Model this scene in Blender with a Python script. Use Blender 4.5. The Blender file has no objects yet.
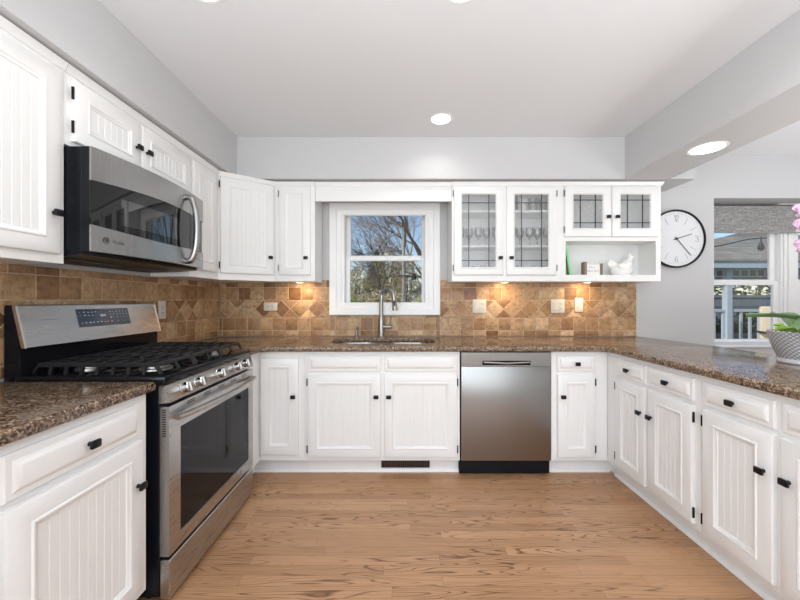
import bpy, bmesh, math, random
from mathutils import Vector, Matrix, noise as mnoise
random.seed(7)
SC = bpy.context.scene
COL = SC.collection
PI = math.pi

# ------------------------------------------------------------------ camera, world, sun, exposure
H = 1.176                                   # camera height
cam = bpy.data.cameras.new('camera'); cam.sensor_width = 36; cam.lens = 36*350/800
cam.shift_x = -2/800; cam.clip_start = .05; cam.clip_end = 400
camo = bpy.data.objects.new('camera', cam); COL.objects.link(camo)
camo.location = (0, 0, H); camo.rotation_euler = (PI/2, 0, 0)
SC.camera = camo

W = bpy.data.worlds.new('world'); SC.world = W; W.use_nodes = True
nt = W.node_tree
sky = nt.nodes.new('ShaderNodeTexSky'); sky.sky_type = 'NISHITA'; sky.sun_disc = False
sky.sun_elevation = math.radians(38); sky.sun_rotation = math.radians(250)
sky.air_density = 1.0; sky.dust_density = .6; sky.ozone_density = 2.2
nt.links.new(sky.outputs[0], nt.nodes['Background'].inputs[0])
nt.nodes['Background'].inputs[1].default_value = .084

sun = bpy.data.lights.new('sun', 'SUN'); sun.energy = 1.9; sun.angle = .01; sun.color = (1, .93, .82)
suno = bpy.data.objects.new('sun', sun); COL.objects.link(suno)
suno.rotation_euler = Vector((.74, .40, -.56)).to_track_quat('-Z', 'Y').to_euler()

def area(name, loc, d, sx, sy, e, color=(1, 1, 1), shape='RECTANGLE', spread=PI):
    l = bpy.data.lights.new(name, 'AREA'); l.shape = shape; l.size = sx; l.size_y = sy
    l.energy = e; l.color = color; l.spread = spread
    o = bpy.data.objects.new(name, l); COL.objects.link(o); o.location = loc
    o.rotation_euler = Vector(d).to_track_quat('-Z', 'Y').to_euler(); return o
area('rear_fill_light', (.55, -2.12, 1.32), (0, 1, 0), 3.2, 1.9, 27, (.90, .955, 1))  # added fill lamp inside the unseen rear window, standing in for daylight
area('side_fill_light', (-1.15, -1.0, 1.3), (.80, .58, -.16), 1.2, 1.3, 14, (.885, .95, 1))  # added fill lamp, unseen behind the camera, brightens the right-hand cabinets
area('dining_fill_light', (3.3, .9, 1.1), (0, 0, 1), 1.6, 1.8, 26, (.94, .97, 1))  # added upward fill lamp, unseen, brightens the dining side by way of its ceiling
area('ceiling_fill_light', (.5, -.75, 1.25), (0, .12, 1), 2.6, 1.6, 48, (.885, .95, 1))  # added upward fill lamp behind the camera, lifts the kitchen ceiling

vs = SC.view_settings
vs.view_transform = 'Standard'; vs.look = 'None'; vs.gamma = 1; vs.use_curve_mapping = False
vs.exposure = .88
SC.cycles.max_bounces = 10; SC.cycles.diffuse_bounces = 6; SC.cycles.glossy_bounces = 6
SC.cycles.transparent_max_bounces = 24; SC.cycles.sample_clamp_indirect = 6
SC.cycles.use_denoising = True

# ------------------------------------------------------------------ materials
MATS = {}
def mat(name, color, rough=.5, metal=0, coat=0, spec=.5):
    m = bpy.data.materials.new(name); m.use_nodes = True
    b = m.node_tree.nodes['Principled BSDF']
    b.inputs['Base Color'].default_value = (*color, 1); b.inputs['Roughness'].default_value = rough
    b.inputs['Metallic'].default_value = metal; b.inputs['Coat Weight'].default_value = coat
    b.inputs['Coat Roughness'].default_value = .05; b.inputs['Specular IOR Level'].default_value = spec
    MATS[name] = m; return m
class N:
    """small node-tree helper"""
    def __init__(s, m): s.m = m; s.t = m.node_tree; s.b = s.t.nodes.get('Principled BSDF')
    def n(s, typ, **kw):
        x = s.t.nodes.new(typ)
        for k, v in kw.items(): setattr(x, k, v)
        return x
    def l(s, a, b): s.t.links.new(a, b)
    def coord(s, scale=(1, 1, 1), kind='Object'):
        tc = s.n('ShaderNodeTexCoord'); mp = s.n('ShaderNodeMapping'); mp.inputs['Scale'].default_value = scale
        s.l(tc.outputs[kind], mp.inputs[0]); return mp.outputs[0]
    def math(s, op, a, b=None, c=None):
        x = s.n('ShaderNodeMath', operation=op)
        for i, v in enumerate((a, b, c)):
            if v is None: continue
            if isinstance(v, (int, float)): x.inputs[i].default_value = v
            else: s.l(v, x.inputs[i])
        return x.outputs[0]
    def ramp(s, fac, stops, interp='LINEAR'):
        r = s.n('ShaderNodeValToRGB'); r.color_ramp.interpolation = interp
        e = r.color_ramp.elements
        while len(e) < len(stops): e.new(.5)
        for i, (p, c) in enumerate(stops): e[i].position = p; e[i].color = (*c, 1)
        s.l(fac, r.inputs[0]); return r.outputs[0]
    def noise(s, vec, scale, detail=3, rough=.5, dist=0):
        x = s.n('ShaderNodeTexNoise'); x.inputs['Scale'].default_value = scale; x.inputs['Detail'].default_value = detail
        x.inputs['Roughness'].default_value = rough; x.inputs['Distortion'].default_value = dist
        if vec is not None: s.l(vec, x.inputs['Vector'])
        return x.outputs[0]
    def mix(s, fac, a, b, blend='MIX'):
        x = s.n('ShaderNodeMix', data_type='RGBA', blend_type=blend)
        for i, v in ((0, fac), (6, a), (7, b)):
            if isinstance(v, (int, float)): x.inputs[i].default_value = v
            elif isinstance(v, tuple): x.inputs[i].default_value = (*v, 1)
            else: s.l(v, x.inputs[i])
        return x.outputs[2]
    def bump(s, h, strength=.2, dist=.01):
        x = s.n('ShaderNodeBump'); x.inputs['Strength'].default_value = strength; x.inputs['Distance'].default_value = dist
        s.l(h, x.inputs['Height']); s.l(x.outputs[0], s.b.inputs['Normal'])

def bumpy(m, scale, strength, dist=.002):
    k = N(m); k.bump(k.noise(k.coord(), scale, 3), strength, dist); return m
wall_m = bumpy(mat('wall_paint', (.56, .56, .565), .7), 260, .08)
ceil_m = bumpy(mat('ceiling_paint', (.78, .79, .81), .8), 200, .08)
cab_m = mat('cabinet_paint', (.83, .828, .82), .33)
trim_m = mat('trim_paint', (.84, .84, .835), .35)
inner_m = mat('cabinet_interior', (.70, .70, .69), .5)
black_m = mat('black_hardware', (.006, .006, .007), .32, spec=.3)
blackgl_m = mat('black_enamel', (.008, .008, .01), .06, spec=.2)
iron_m = bumpy(mat('cast_iron', (.013, .013, .015), .40, spec=.35), 400, .15)
blackside_m = mat('black_steel', (.006, .007, .010), .3, spec=.22)
grey_m = mat('hinge_steel', (.22, .22, .22), .35, 1)
chrome_m = mat('chrome', (.58, .58, .57), .16, 1)
nickel_m = mat('brushed_nickel', (.36, .35, .335), .34, 1)
copper_m = mat('steel_trim', (.72, .66, .60), .22, 1)
plate_m = mat('outlet_plate', (.66, .62, .56), .35)
slot_m = mat('outlet_slot', (.10, .09, .08), .5)
white_m = mat('white_glaze', (.84, .83, .81), .16, coat=.4)
paper_m = mat('sign_paper', (.82, .81, .78), .6)
wood_m = mat('weathered_wood', (.24, .17, .13), .6)
ink_m = mat('grey_ink', (.30, .29, .29), .6)
inkdk_m = mat('black_ink', (.02, .02, .02), .5)
green_m = mat('green_cover', (.25, .62, .30), .5)
red_m = mat('red_cover', (.50, .12, .12), .5)
blue_m = mat('blue_glaze', (.12, .20, .50), .2)
lead_m = mat('lead_came', (.05, .05, .055), .4, .6)
clockface_m = mat('clock_face', (.74, .75, .77), .4)
marks_m = mat('panel_marks', (.62, .66, .70), .4)
ledred_m = mat('panel_red_marks', (.6, .25, .25), .4)
display_m = mat('display_glass', (.035, .045, .065), .1, coat=.5)

def stainless(name, col, horiz='Z', r0=.22, r1=.36):
    m = mat(name, col, .3, 1); k = N(m)
    sc = {'X': (2, 90, 90), 'Y': (90, 2, 90), 'Z': (90, 90, 2)}[horiz]
    n = k.noise(k.coord(sc), 3, 3)
    mr = k.n('ShaderNodeMapRange'); mr.inputs[3].default_value = r0; mr.inputs[4].default_value = r1
    k.l(n, mr.inputs[0]); k.l(mr.outputs[0], k.b.inputs['Roughness'])
    k.b.inputs['Anisotropic'].default_value = .5
    k.bump(n, .012, .001); return m
steel_m = stainless('stainless', (.50, .49, .48), 'Y')
steelv_m = stainless('stainless_vertical_grain', (.34, .336, .332), 'Z', .26, .38)
steelm_m = stainless('stainless_microwave', (.38, .375, .37), 'Z', .22, .30)
sinkst_m = stainless('sink_steel', (.62, .62, .62), 'X', .15, .3)

def glassmat(name, refl=.9, tint=(1, 1, 1), bump=0, milk=0):
    m = bpy.data.materials.new(name); m.use_nodes = True; k = N(m); t = m.node_tree
    t.nodes.remove(k.b)
    tr = k.n('ShaderNodeBsdfTransparent'); tr.inputs[0].default_value = (*tint, 1)
    gl = k.n('ShaderNodeBsdfGlossy'); gl.inputs['Roughness'].default_value = .01
    fr = k.n('ShaderNodeFresnel'); fr.inputs[0].default_value = 1.45
    mx = k.n('ShaderNodeMixShader')
    k.l(k.math('MULTIPLY', fr.outputs[0], refl), mx.inputs[0]); k.l(tr.outputs[0], mx.inputs[1]); k.l(gl.outputs[0], mx.inputs[2])
    last = mx
    if milk:
        df = k.n('ShaderNodeBsdfDiffuse'); df.inputs[0].default_value = (.85, .85, .85, 1); m2 = k.n('ShaderNodeMixShader'); m2.inputs[0].default_value = milk
        k.l(mx.outputs[0], m2.inputs[1]); k.l(df.outputs[0], m2.inputs[2]); last = m2
    k.l(last.outputs[0], t.nodes['Material Output'].inputs[0])
    if bump:
        b = k.n('ShaderNodeBump'); b.inputs['Strength'].default_value = bump; b.inputs['Distance'].default_value = .004
        k.l(k.noise(k.coord(), 70, 2), b.inputs['Height']); k.l(b.outputs[0], gl.inputs['Normal'])
    return m
glass_m = glassmat('window_glass', .12)
seedy_m = glassmat('seedy_glass', 1, (.97, .975, .975), .5, .12)
ware_m = glassmat('glassware', 3.0, (.86, .87, .88))

# oak strip floor (strips run along X)
def make_floor():
    m = mat('oak_floor', (.4, .25, .14), .33); k = N(m)
    tc = k.n('ShaderNodeTexCoord'); sp = k.n('ShaderNodeSeparateXYZ'); k.l(tc.outputs['Object'], sp.inputs[0])
    x, y = sp.outputs[0], sp.outputs[1]
    pw = .0575
    yr = k.math('DIVIDE', y, pw); row = k.math('FLOOR', yr); fy = k.math('SUBTRACT', yr, row)
    wn = k.n('ShaderNodeTexWhiteNoise', noise_dimensions='1D'); k.l(row, wn.inputs['W'])
    xr = k.math('ADD', k.math('DIVIDE', x, .85), k.math('MULTIPLY', wn.outputs[0], 7.3)); colx = k.math('FLOOR', xr); fx = k.math('SUBTRACT', xr, colx)
    cv = k.n('ShaderNodeCombineXYZ'); k.l(row, cv.inputs[0]); k.l(colx, cv.inputs[1])
    w2 = k.n('ShaderNodeTexWhiteNoise', noise_dimensions='3D'); k.l(cv.outputs[0], w2.inputs['Vector'])
    tone = w2.outputs[0]
    # grain coordinates, shifted per board
    gv = k.n('ShaderNodeCombineXYZ'); k.l(x, gv.inputs[0]); k.l(y, gv.inputs[1]); k.l(k.math('MULTIPLY', tone, 40), gv.inputs[2])
    mp = k.n('ShaderNodeMapping'); mp.inputs['Scale'].default_value = (1.5, 17, 1); k.l(gv.outputs[0], mp.inputs[0])
    n1 = k.noise(mp.outputs[0], 1.0, 1, .4, .25)
    rings = k.math('FRACT', k.math('MULTIPLY', n1, 15))
    rings = k.math('ABSOLUTE', k.math('SUBTRACT', rings, .5))
    mp2 = k.n('ShaderNodeMapping'); mp2.inputs['Scale'].default_value = (3.5, 210, 1); k.l(gv.outputs[0], mp2.inputs[0])
    pores = k.noise(mp2.outputs[0], 1.0, 3, .6)
    base = k.ramp(tone, [(0, (.385, .208, .105)), (.35, (.435, .240, .124)), (.7, (.465, .262, .138)), (1, (.505, .294, .158))])
    ringc = k.ramp(rings, [(0, (.30, .24, .20)), (.07, (.60, .54, .49)), (.17, (1, 1, 1))])
    amt = k.ramp(k.noise(k.coord((1.3, 5, 1)), 1, 2), [(.38, (.15, .15, .15)), (.54, (1, 1, 1))])
    c = k.mix(amt, base, k.mix(1.0, base, ringc, 'MULTIPLY'))
    c = k.mix(.55, c, k.mix(1.0, c, k.ramp(pores, [(.32, (.56, .51, .46)), (.48, (1.03, 1.03, 1.03))]), 'MULTIPLY'))
    edge = k.math('MINIMUM', k.math('MULTIPLY', k.math('MINIMUM', fy, k.math('SUBTRACT', 1, fy)), pw),
                  k.math('MULTIPLY', k.math('MINIMUM', fx, k.math('SUBTRACT', 1, fx)), .85))
    gap = k.ramp(k.math('DIVIDE', edge, .0011), [(.0, (.45, .40, .36)), (1, (1, 1, 1))])
    k.l(k.mix(1.0, c, gap, 'MULTIPLY'), k.b.inputs['Base Color'])
    k.bump(k.math('ADD', pores, k.math('MULTIPLY', k.math('MINIMUM', edge, .001), 600)), .08, .001)
    return m
floor_m = make_floor()

def make_granite():
    m = mat('granite', (.2, .12, .08), .13); k = N(m); v = k.coord()
    vo = k.n('ShaderNodeTexVoronoi'); vo.inputs['Scale'].default_value = 190; k.l(v, vo.inputs['Vector'])
    sp = k.n('ShaderNodeSeparateColor'); k.l(vo.outputs['Color'], sp.inputs[0])
    f = k.math('ADD', k.math('MULTIPLY', sp.outputs[0], .55), k.math('MULTIPLY', k.noise(v, 42, 4, .6), .55))
    c = k.ramp(f, [(.22, (.018, .012, .009)), (.40, (.075, .043, .026)), (.55, (.175, .108, .066)), (.70, (.29, .20, .13)), (.88, (.48, .38, .28))])
    k.l(c, k.b.inputs['Base Color']); k.b.inputs['Specular IOR Level'].default_value = .42
    return m
granite_m = make_granite()

def make_tile():
    m = mat('travertine_tile', (.45, .3, .18), .42); k = N(m)
    g = k.n('ShaderNodeNewGeometry'); v = k.coord()
    base = k.ramp(g.outputs['Random Per Island'], [(0, (.23, .115, .050)), (.2, (.35, .20, .098)), (.6, (.45, .283, .150)), (.85, (.51, .338, .190)), (1, (.57, .41, .25))])
    mot = k.ramp(k.noise(v, 38, 4, .65), [(.3, (.60, .55, .50)), (.52, (1.0, 1.0, 1.0)), (.72, (1.25, 1.22, 1.18))])
    pit = k.ramp(k.noise(v, 170, 2, .6), [(.30, (.6, .55, .5)), (.40, (1, 1, 1))])
    k.l(k.mix(1.0, k.mix(1.0, base, mot, 'MULTIPLY'), pit, 'MULTIPLY'), k.b.inputs['Base Color'])
    k.bump(k.noise(v, 120, 3), .25, .002); return m
tile_m = make_tile()
grout_m = bumpy(mat('grout', (.60, .47, .34), .85), 300, .3)

def make_shade():
    m = mat('linen_shade', (.2, .2, .2), .85); k = N(m)
    a = k.noise(k.coord((240, 240, 14)), 1, 2); b = k.noise(k.coord((14, 14, 240)), 1, 2)
    k.l(k.ramp(k.math('MULTIPLY', k.math('ADD', a, b), .5), [(.34, (.13, .13, .135)), (.52, (.29, .285, .28)), (.68, (.50, .49, .48))]), k.b.inputs['Base Color'])
    return m
shade_m = make_shade()

def mottled(name, cols, scale, rough=.7, vec=(1, 1, 1)):
    m = mat(name, cols[0], rough); k = N(m)
    st = [(.3 + .4*i/(len(cols) - 1), c) for i, c in enumerate(cols)]
    k.l(k.ramp(k.noise(k.coord(vec), scale, 4, .6), st), k.b.inputs['Base Color']); return m
def leafy(name, cols, rough=.6):
    m = mat(name, cols[0], rough); k = N(m); g = k.n('ShaderNodeNewGeometry')
    st = [(i/(len(cols) - 1), c) for i, c in enumerate(cols)]
    k.l(k.ramp(g.outputs['Random Per Island'], st), k.b.inputs['Base Color']); return m
leaf_m = mottled('orchid_leaf', [(.06, .13, .05), (.12, .22, .08), (.16, .27, .12)], 9, .35)
moss_m = leafy('bright_moss', [(.18, .38, .04), (.36, .58, .08)])
stem_m = mat('orchid_stem', (.16, .20, .08), .5)
bark_m = mottled('grey_bark', [(.16, .135, .115), (.28, .24, .21), (.40, .36, .32)], 6, .9, (6, 6, 1))
darkbark_m = mottled('dark_bark', [(.05, .04, .035), (.12, .095, .08)], 6, .9, (6, 6, 1))
twig_m = leafy('tan_twigs', [(.40, .28, .16), (.62, .47, .28), (.50, .42, .18)])
olive_m = leafy('olive_brush', [(.26, .23, .09), (.46, .38, .16), (.55, .42, .22)])
ygreen_m = leafy('spring_leaves', [(.30, .38, .05), (.52, .56, .12)])
ever_m = leafy('evergreen', [(.03, .07, .03), (.07, .12, .05)])
hedge_m = leafy('dark_hedge', [(.03, .045, .02), (.10, .12, .05)])
pole_m = mottled('weathered_pole', [(.30, .27, .24), (.46, .43, .40)], 3, .85, (8, 8, .6))
lawn_m = mottled('lawn', [(.16, .17, .06), (.28, .24, .11), (.33, .28, .16)], 1.2, .9)
gaz_m = mat('blue_grey_paint', (.42, .50, .58), .5)
fence_m = mottled('fence_paint', [(.13, .17, .22), (.19, .23, .28)], 2, .7)
deck_m = mottled('deck_boards', [(.26, .20, .16), (.36, .29, .24)], 3, .7, (1, 12, 1))
cream_m = mat('cream_cushion', (.68, .60, .46), .8)
dkwood_m = mat('dark_wood', (.05, .03, .025), .5)
cable_m = mat('cable', (.02, .02, .02), .6)
siding_m = mat('pale_siding', (.6, .62, .62), .6)

def make_shingle():
    m = mat('roof_shingles', (.3, .27, .22), .9); k = N(m)
    br = k.n('ShaderNodeTexBrick'); br.inputs['Scale'].default_value = 1
    br.inputs['Brick Width'].default_value = .3; br.inputs['Row Height'].default_value = .11; br.inputs['Mortar Size'].default_value = .008
    br.inputs['Color1'].default_value = (.33, .29, .23, 1); br.inputs['Color2'].default_value = (.22, .20, .165, 1); br.inputs['Mortar'].default_value = (.08, .075, .065, 1)
    tc = k.n('ShaderNodeTexCoord'); s = k.n('ShaderNodeSeparateXYZ'); c = k.n('ShaderNodeCombineXYZ'); k.l(tc.outputs['Object'], s.inputs[0])
    k.l(k.math('ADD', s.outputs[0], s.outputs[1]), c.inputs[0]); k.l(k.math('MULTIPLY', s.outputs[2], 2.2), c.inputs[1]); k.l(c.outputs[0], br.inputs['Vector'])
    k.l(k.mix(.4, br.outputs[0], k.ramp(k.noise(k.coord(), 5, 4), [(.3, (.2, .18, .15)), (.7, (.42, .38, .32))])), k.b.inputs['Base Color']); return m
shingle_m = make_shingle()

def make_pot():
    m = mat('quilted_ceramic', (.6, .6, .62), .35); k = N(m)
    tc = k.n('ShaderNodeTexCoord'); s = k.n('ShaderNodeSeparateXYZ'); k.l(tc.outputs['Object'], s.inputs[0])
    ang = k.math('MULTIPLY', k.math('ARCTAN2', s.outputs[1], s.outputs[0]), 20.0); zz = k.math('MULTIPLY', s.outputs[2], 185)
    a = k.math('ABSOLUTE', k.math('SINE', k.math('ADD', ang, zz))); b = k.math('ABSOLUTE', k.math('SINE', k.math('SUBTRACT', ang, zz)))
    h = k.math('MINIMUM', a, b)
    mask = k.ramp(s.outputs[2], [(.022, (1, 1, 1)), (.024, (0, 0, 0))])
    hh = k.math('MAXIMUM', h, mask)
    k.l(k.ramp(hh, [(.16, (.14, .14, .15)), (.42, (.66, .66, .68))]), k.b.inputs['Base Color']); k.bump(hh, .8, .004); return m
pot_m = make_pot()

def make_petal():
    m = mat('orchid_petal', (.75, .45, .65), .5); k = N(m)
    n = k.noise(k.coord(), 55, 4, .6)
    k.l(k.ramp(n, [(.38, (.82, .70, .78)), (.56, (.68, .40, .60)), (.68, (.42, .10, .34))]), k.b.inputs['Base Color']); return m
petal_m = make_petal()
lip_m = mat('orchid_lip', (.30, .02, .10), .5)

def emis(name, col, e):
    m = bpy.data.materials.new(name); m.use_nodes = True; b = m.node_tree.nodes['Principled BSDF']
    b.inputs['Base Color'].default_value = (*col, 1); b.inputs['Emission Color'].default_value = (*col, 1); b.inputs['Emission Strength'].default_value = e
    return m
lamp_m = emis('lamp_lens', (1, .97, .92), 4)
puck_m = emis('puck_lens', (1, .72, .42), 6)

# ------------------------------------------------------------------ mesh helpers
def wmat(o):
    M = Matrix()
    while o is not None:
        M = o.matrix_basis @ M; o = o.parent
    return M
def obj(name, bm, m, parent=None, loc=None, world=False, angle=32):
    """link a bmesh as one mesh object; world=True: the shape was drawn in world coordinates"""
    if world and parent is not None: bm.transform(wmat(parent).inverted())
    bmesh.ops.recalc_face_normals(bm, faces=bm.faces[:])
    me = bpy.data.meshes.new(name); bm.to_mesh(me); bm.free()
    for p in me.polygons: p.use_smooth = True
    me.set_sharp_from_angle(angle=math.radians(angle))
    if m: me.materials.append(m)
    o = bpy.data.objects.new(name, me); COL.objects.link(o)
    if parent is not None: o.parent = parent
    if loc is not None: o.location = loc
    return o
def tag(o, label=None, cat=None, group=None, kind=None):
    if label: o['label'] = label
    if cat: o['category'] = cat
    if group: o['group'] = group
    if kind: o['kind'] = kind
    return o
def thing(name, loc, label, cat, group=None, rz=0):
    o = bpy.data.objects.new(name, None); COL.objects.link(o); o.empty_display_size = .1
    o.location = loc; o.rotation_euler = (0, 0, rz); return tag(o, label, cat, group)
def struct(name, bm, m, parent=None, **kw):
    o = obj(name, bm, m, parent, **kw)
    if parent is None: o['kind'] = 'structure'
    return o
def copy_tree(o, parent=None):
    c = o.copy(); COL.objects.link(c); c.parent = parent
    for ch in list(o.children): copy_tree(ch, c)
    return c
BM = bmesh.new
def box(bm, x0, x1, y0, y1, z0, z1, bev=0, seg=1, M=None):
    vs = [bm.verts.new((x, y, z)) for x in (x0, x1) for y in (y0, y1) for z in (z0, z1)]
    fs = [(0, 1, 3, 2), (4, 6, 7, 5), (0, 4, 5, 1), (2, 3, 7, 6), (0, 2, 6, 4), (1, 5, 7, 3)]
    F = [bm.faces.new([vs[i] for i in f]) for f in fs]
    if bev:
        es = list({e for f in F for e in f.edges})
        r = bmesh.ops.bevel(bm, geom=es, offset=bev, segments=seg, affect='EDGES', profile=.5)
        vs = list({v for v in r['verts']} | {v for v in vs if v.is_valid})
    if M is not None: bmesh.ops.transform(bm, matrix=M, verts=[v for v in vs if v.is_valid])
    return bm
def bx(*a, **k): return box(BM(), *a, **k)
def loft(bm, loops, cap0=True, cap1=True, closed=True):
    rows = [[bm.verts.new(p) for p in L] for L in loops]
    n = len(rows[0])
    for a, b in zip(rows, rows[1:]):
        for i in range(n if closed else n - 1):
            j = (i + 1) % n
            bm.faces.new((a[i], a[j], b[j], b[i]))
    if cap0: bm.faces.new(rows[0][::-1])
    if cap1: bm.faces.new(rows[-1])
    return bm
def lathe(bm, prof, c=(0, 0, 0), seg=32, cap0=True, cap1=True, axis='Z', sx=1, sy=1):
    L = []
    for r, z in prof:
        ring = []
        for i in range(seg):
            a = 2*PI*i/seg; x, y = r*math.cos(a)*sx, r*math.sin(a)*sy
            p = {'Z': (x, y, z), 'X': (z, x, y), 'Y': (x, z, y)}[axis]
            ring.append((p[0] + c[0], p[1] + c[1], p[2] + c[2]))
        L.append(ring)
    return loft(bm, L, cap0, cap1)
def tube(bm, pts, rad, seg=10, cap=True, flat=1.0):
    pts = [Vector(p) for p in pts]; n = len(pts)
    if not hasattr(rad, '__len__'): rad = [rad]*n
    L = []; u = None
    for i in range(n):
        t = (pts[min(i + 1, n - 1)] - pts[max(i - 1, 0)]).normalized()
        if u is None:
            u = t.orthogonal().normalized() if abs(t.z) > .9 else t.cross(Vector((0, 0, 1))).normalized()
        u = (u - t*u.dot(t)).normalized(); v = t.cross(u)
        L.append([pts[i] + (u*math.cos(2*PI*k/seg) + v*math.sin(2*PI*k/seg)*flat)*rad[i] for k in range(seg)])
    return loft(bm, L, cap, cap)
def prism(bm, poly, axis, a, b):
    """extrude a 2D polygon along an axis"""
    def P(u, v, w): return {'X': (w, u, v), 'Y': (u, w, v), 'Z': (u, v, w)}[axis]
    return loft(bm, [[P(u, v, a) for u, v in poly], [P(u, v, b) for u, v in poly]])
def bez(pts, n=10):
    """Catmull-Rom through the points"""
    P = [Vector(p) for p in pts]; P = [2*P[0] - P[1]] + P + [2*P[-1] - P[-2]]; out = []
    for i in range(1, len(P) - 2):
        for k in range(n):
            t = k/n; a, b, c, d = P[i - 1], P[i], P[i + 1], P[i + 2]
            out.append(.5*((2*b) + (c - a)*t + (2*a - 5*b + 4*c - d)*t*t + (3*b - a - 3*c + d)*t**3))
    out.append(P[-2]); return out
def superell(cx, cy, a, b, n=3.2, seg=48):
    r = []
    for i in range(seg):
        t = 2*PI*i/seg; c, s = math.cos(t), math.sin(t)
        r.append((cx + a*math.copysign(abs(c)**(2/n), c), cy + b*math.copysign(abs(s)**(2/n), s)))
    return r
def slab(outlines, z0, z1, bev):
    """flat slab from outline + holes, rounded edges, as a bmesh"""
    cu = bpy.data.curves.new('tmp', 'CURVE'); cu.dimensions = '2D'; cu.fill_mode = 'BOTH'
    cu.extrude = (z1 - z0)/2 - bev; cu.bevel_depth = bev; cu.bevel_resolution = 3; cu.offset = -bev
    for o in outlines:
        s = cu.splines.new('POLY'); s.points.add(len(o) - 1); s.use_cyclic_u = True
        for p, q in zip(s.points, o): p.co = (q[0], q[1], 0, 1)
    o = bpy.data.objects.new('tmp', cu); COL.objects.link(o)
    dg = bpy.context.evaluated_depsgraph_get(); me = bpy.data.meshes.new_from_object(o.evaluated_get(dg))
    bm = BM(); bm.from_mesh(me); bpy.data.objects.remove(o); bpy.data.curves.remove(cu); bpy.data.meshes.remove(me)
    bmesh.ops.remove_doubles(bm, verts=bm.verts[:], dist=1e-5)
    bmesh.ops.translate(bm, verts=bm.verts[:], vec=(0, 0, (z0 + z1)/2)); return bm
def text_bm(s, size, M, depth=.0006, shear=0):
    cu = bpy.data.curves.new('tmp', 'FONT'); cu.body = s; cu.size = size; cu.extrude = depth; cu.align_x = 'CENTER'; cu.align_y = 'CENTER'; cu.shear = shear
    o = bpy.data.objects.new('tmp', cu); COL.objects.link(o)
    dg = bpy.context.evaluated_depsgraph_get(); me = bpy.data.meshes.new_from_object(o.evaluated_get(dg))
    bm = BM(); bm.from_mesh(me); bpy.data.objects.remove(o); bpy.data.curves.remove(cu); bpy.data.meshes.remove(me)
    bm.transform(M); return bm
def holes_wall(u0, u1, v0, v1, holes):
    us = sorted({u0, u1, *[h[0] for h in holes], *[h[1] for h in holes]}); vv = sorted({v0, v1, *[h[2] for h in holes], *[h[3] for h in holes]})
    out = []
    for a, b in zip(us, us[1:]):
        run = None
        for c, d in zip(vv, vv[1:]):
            if any(h[0] <= a and b <= h[1] and h[2] <= c and d <= h[3] for h in holes):
                if run: out.append(run); run = None
            else: run = (a, b, run[2], d) if run else (a, b, c, d)
        if run: out.append(run)
    return out

# ------------------------------------------------------------------ room shell
XL, XR, YB, YR, ZC = -1.551, 4.6, 2.966, -2.2, 2.409
YB2 = 3.19
struct('floor', bx(XL - .12, XR + .12, YR - .12, YB2, -.06, 0), floor_m)
struct('ceiling', bx(XL - .6, XR + .6, YR - .7, YB2 + .3, ZC, ZC + .12), ceil_m)  # slab widened into an unseen added overhang that limits sun entering the room
struct('wall_left', bx(XL - .12, XL, YR - .12, YB2, 0, ZC), wall_m)
bm = BM()
K0, K1, KZ0, KZ1 = -.50, .22, 1.10, 1.95           # kitchen window opening
R0, R1, RZ0, RZ1 = 2.644, 4.35, .775, 2.04          # dining window opening
for a, b, c, d in holes_wall(XL, XR, 0, ZC, [(K0, K1, KZ0, KZ1), (R0, R1, RZ0, RZ1)]): box(bm, a, b, YB, YB2, c, d)
struct('wall_back', bm, wall_m)
bm = BM()
for a, b, c, d in holes_wall(YR, YB2, 0, ZC, [(-.45, 1.85, .55, 2.1)]): box(bm, XR, XR + .12, a, b, c, d)
struct('wall_right', bm, wall_m)
bm = BM()
for a, b, c, d in holes_wall(XL, XR, 0, ZC, [(-1.1, 2.2, .35, 2.28)]): box(bm, a, b, YR - .12, YR, c, d)
struct('wall_rear', bm, wall_m)
# soffits round the ceiling
ZS, SY, SX, BX0, BX1 = 2.094, 2.647, -1.248, 1.686, 2.032
struct('trim_1', bx(XL + .0005, SX, YR + .001, YB - .001, ZS, ZC - .0005), wall_m)
struct('trim_2', bx(SX, 2.218, SY, YB - .001, ZS, ZC - .0005), wall_m)
struct('trim_3', bx(BX0, BX1, YR + .001, SY, ZS + .0005, ZC - .0005), wall_m)
struct('baseboard_back', bx(2.12, XR - .001, YB - .016, YB - .0005, 0.0005, .11, .003), trim_m)

# ------------------------------------------------------------------ windows
def sash(parent, x0, x1, y0, y1, z0, z1, st, top, bot, name='sash'):
    bm = BM()
    box(bm, x0, x0 + st, y0, y1, z0, z1, .003); box(bm, x1 - st, x1, y0, y1, z0, z1, .003)
    box(bm, x0 + st, x1 - st, y0, y1, z0, z0 + bot, .003); box(bm, x0 + st, x1 - st, y0, y1, z1 - top, z1, .003)
    s = obj(name, bm, trim_m, parent, world=True)
    ym = (y0 + y1)/2
    obj('glass_pane', bx(x0 + st, x1 - st, ym - .002, ym + .002, z0 + bot, z1 - top), glass_m, s, world=True)
    return s
w1 = bpy.data.objects.new('window_1', None); COL.objects.link(w1); w1.location = (-.14, YB, 1.05); w1['kind'] = 'structure'
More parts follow.
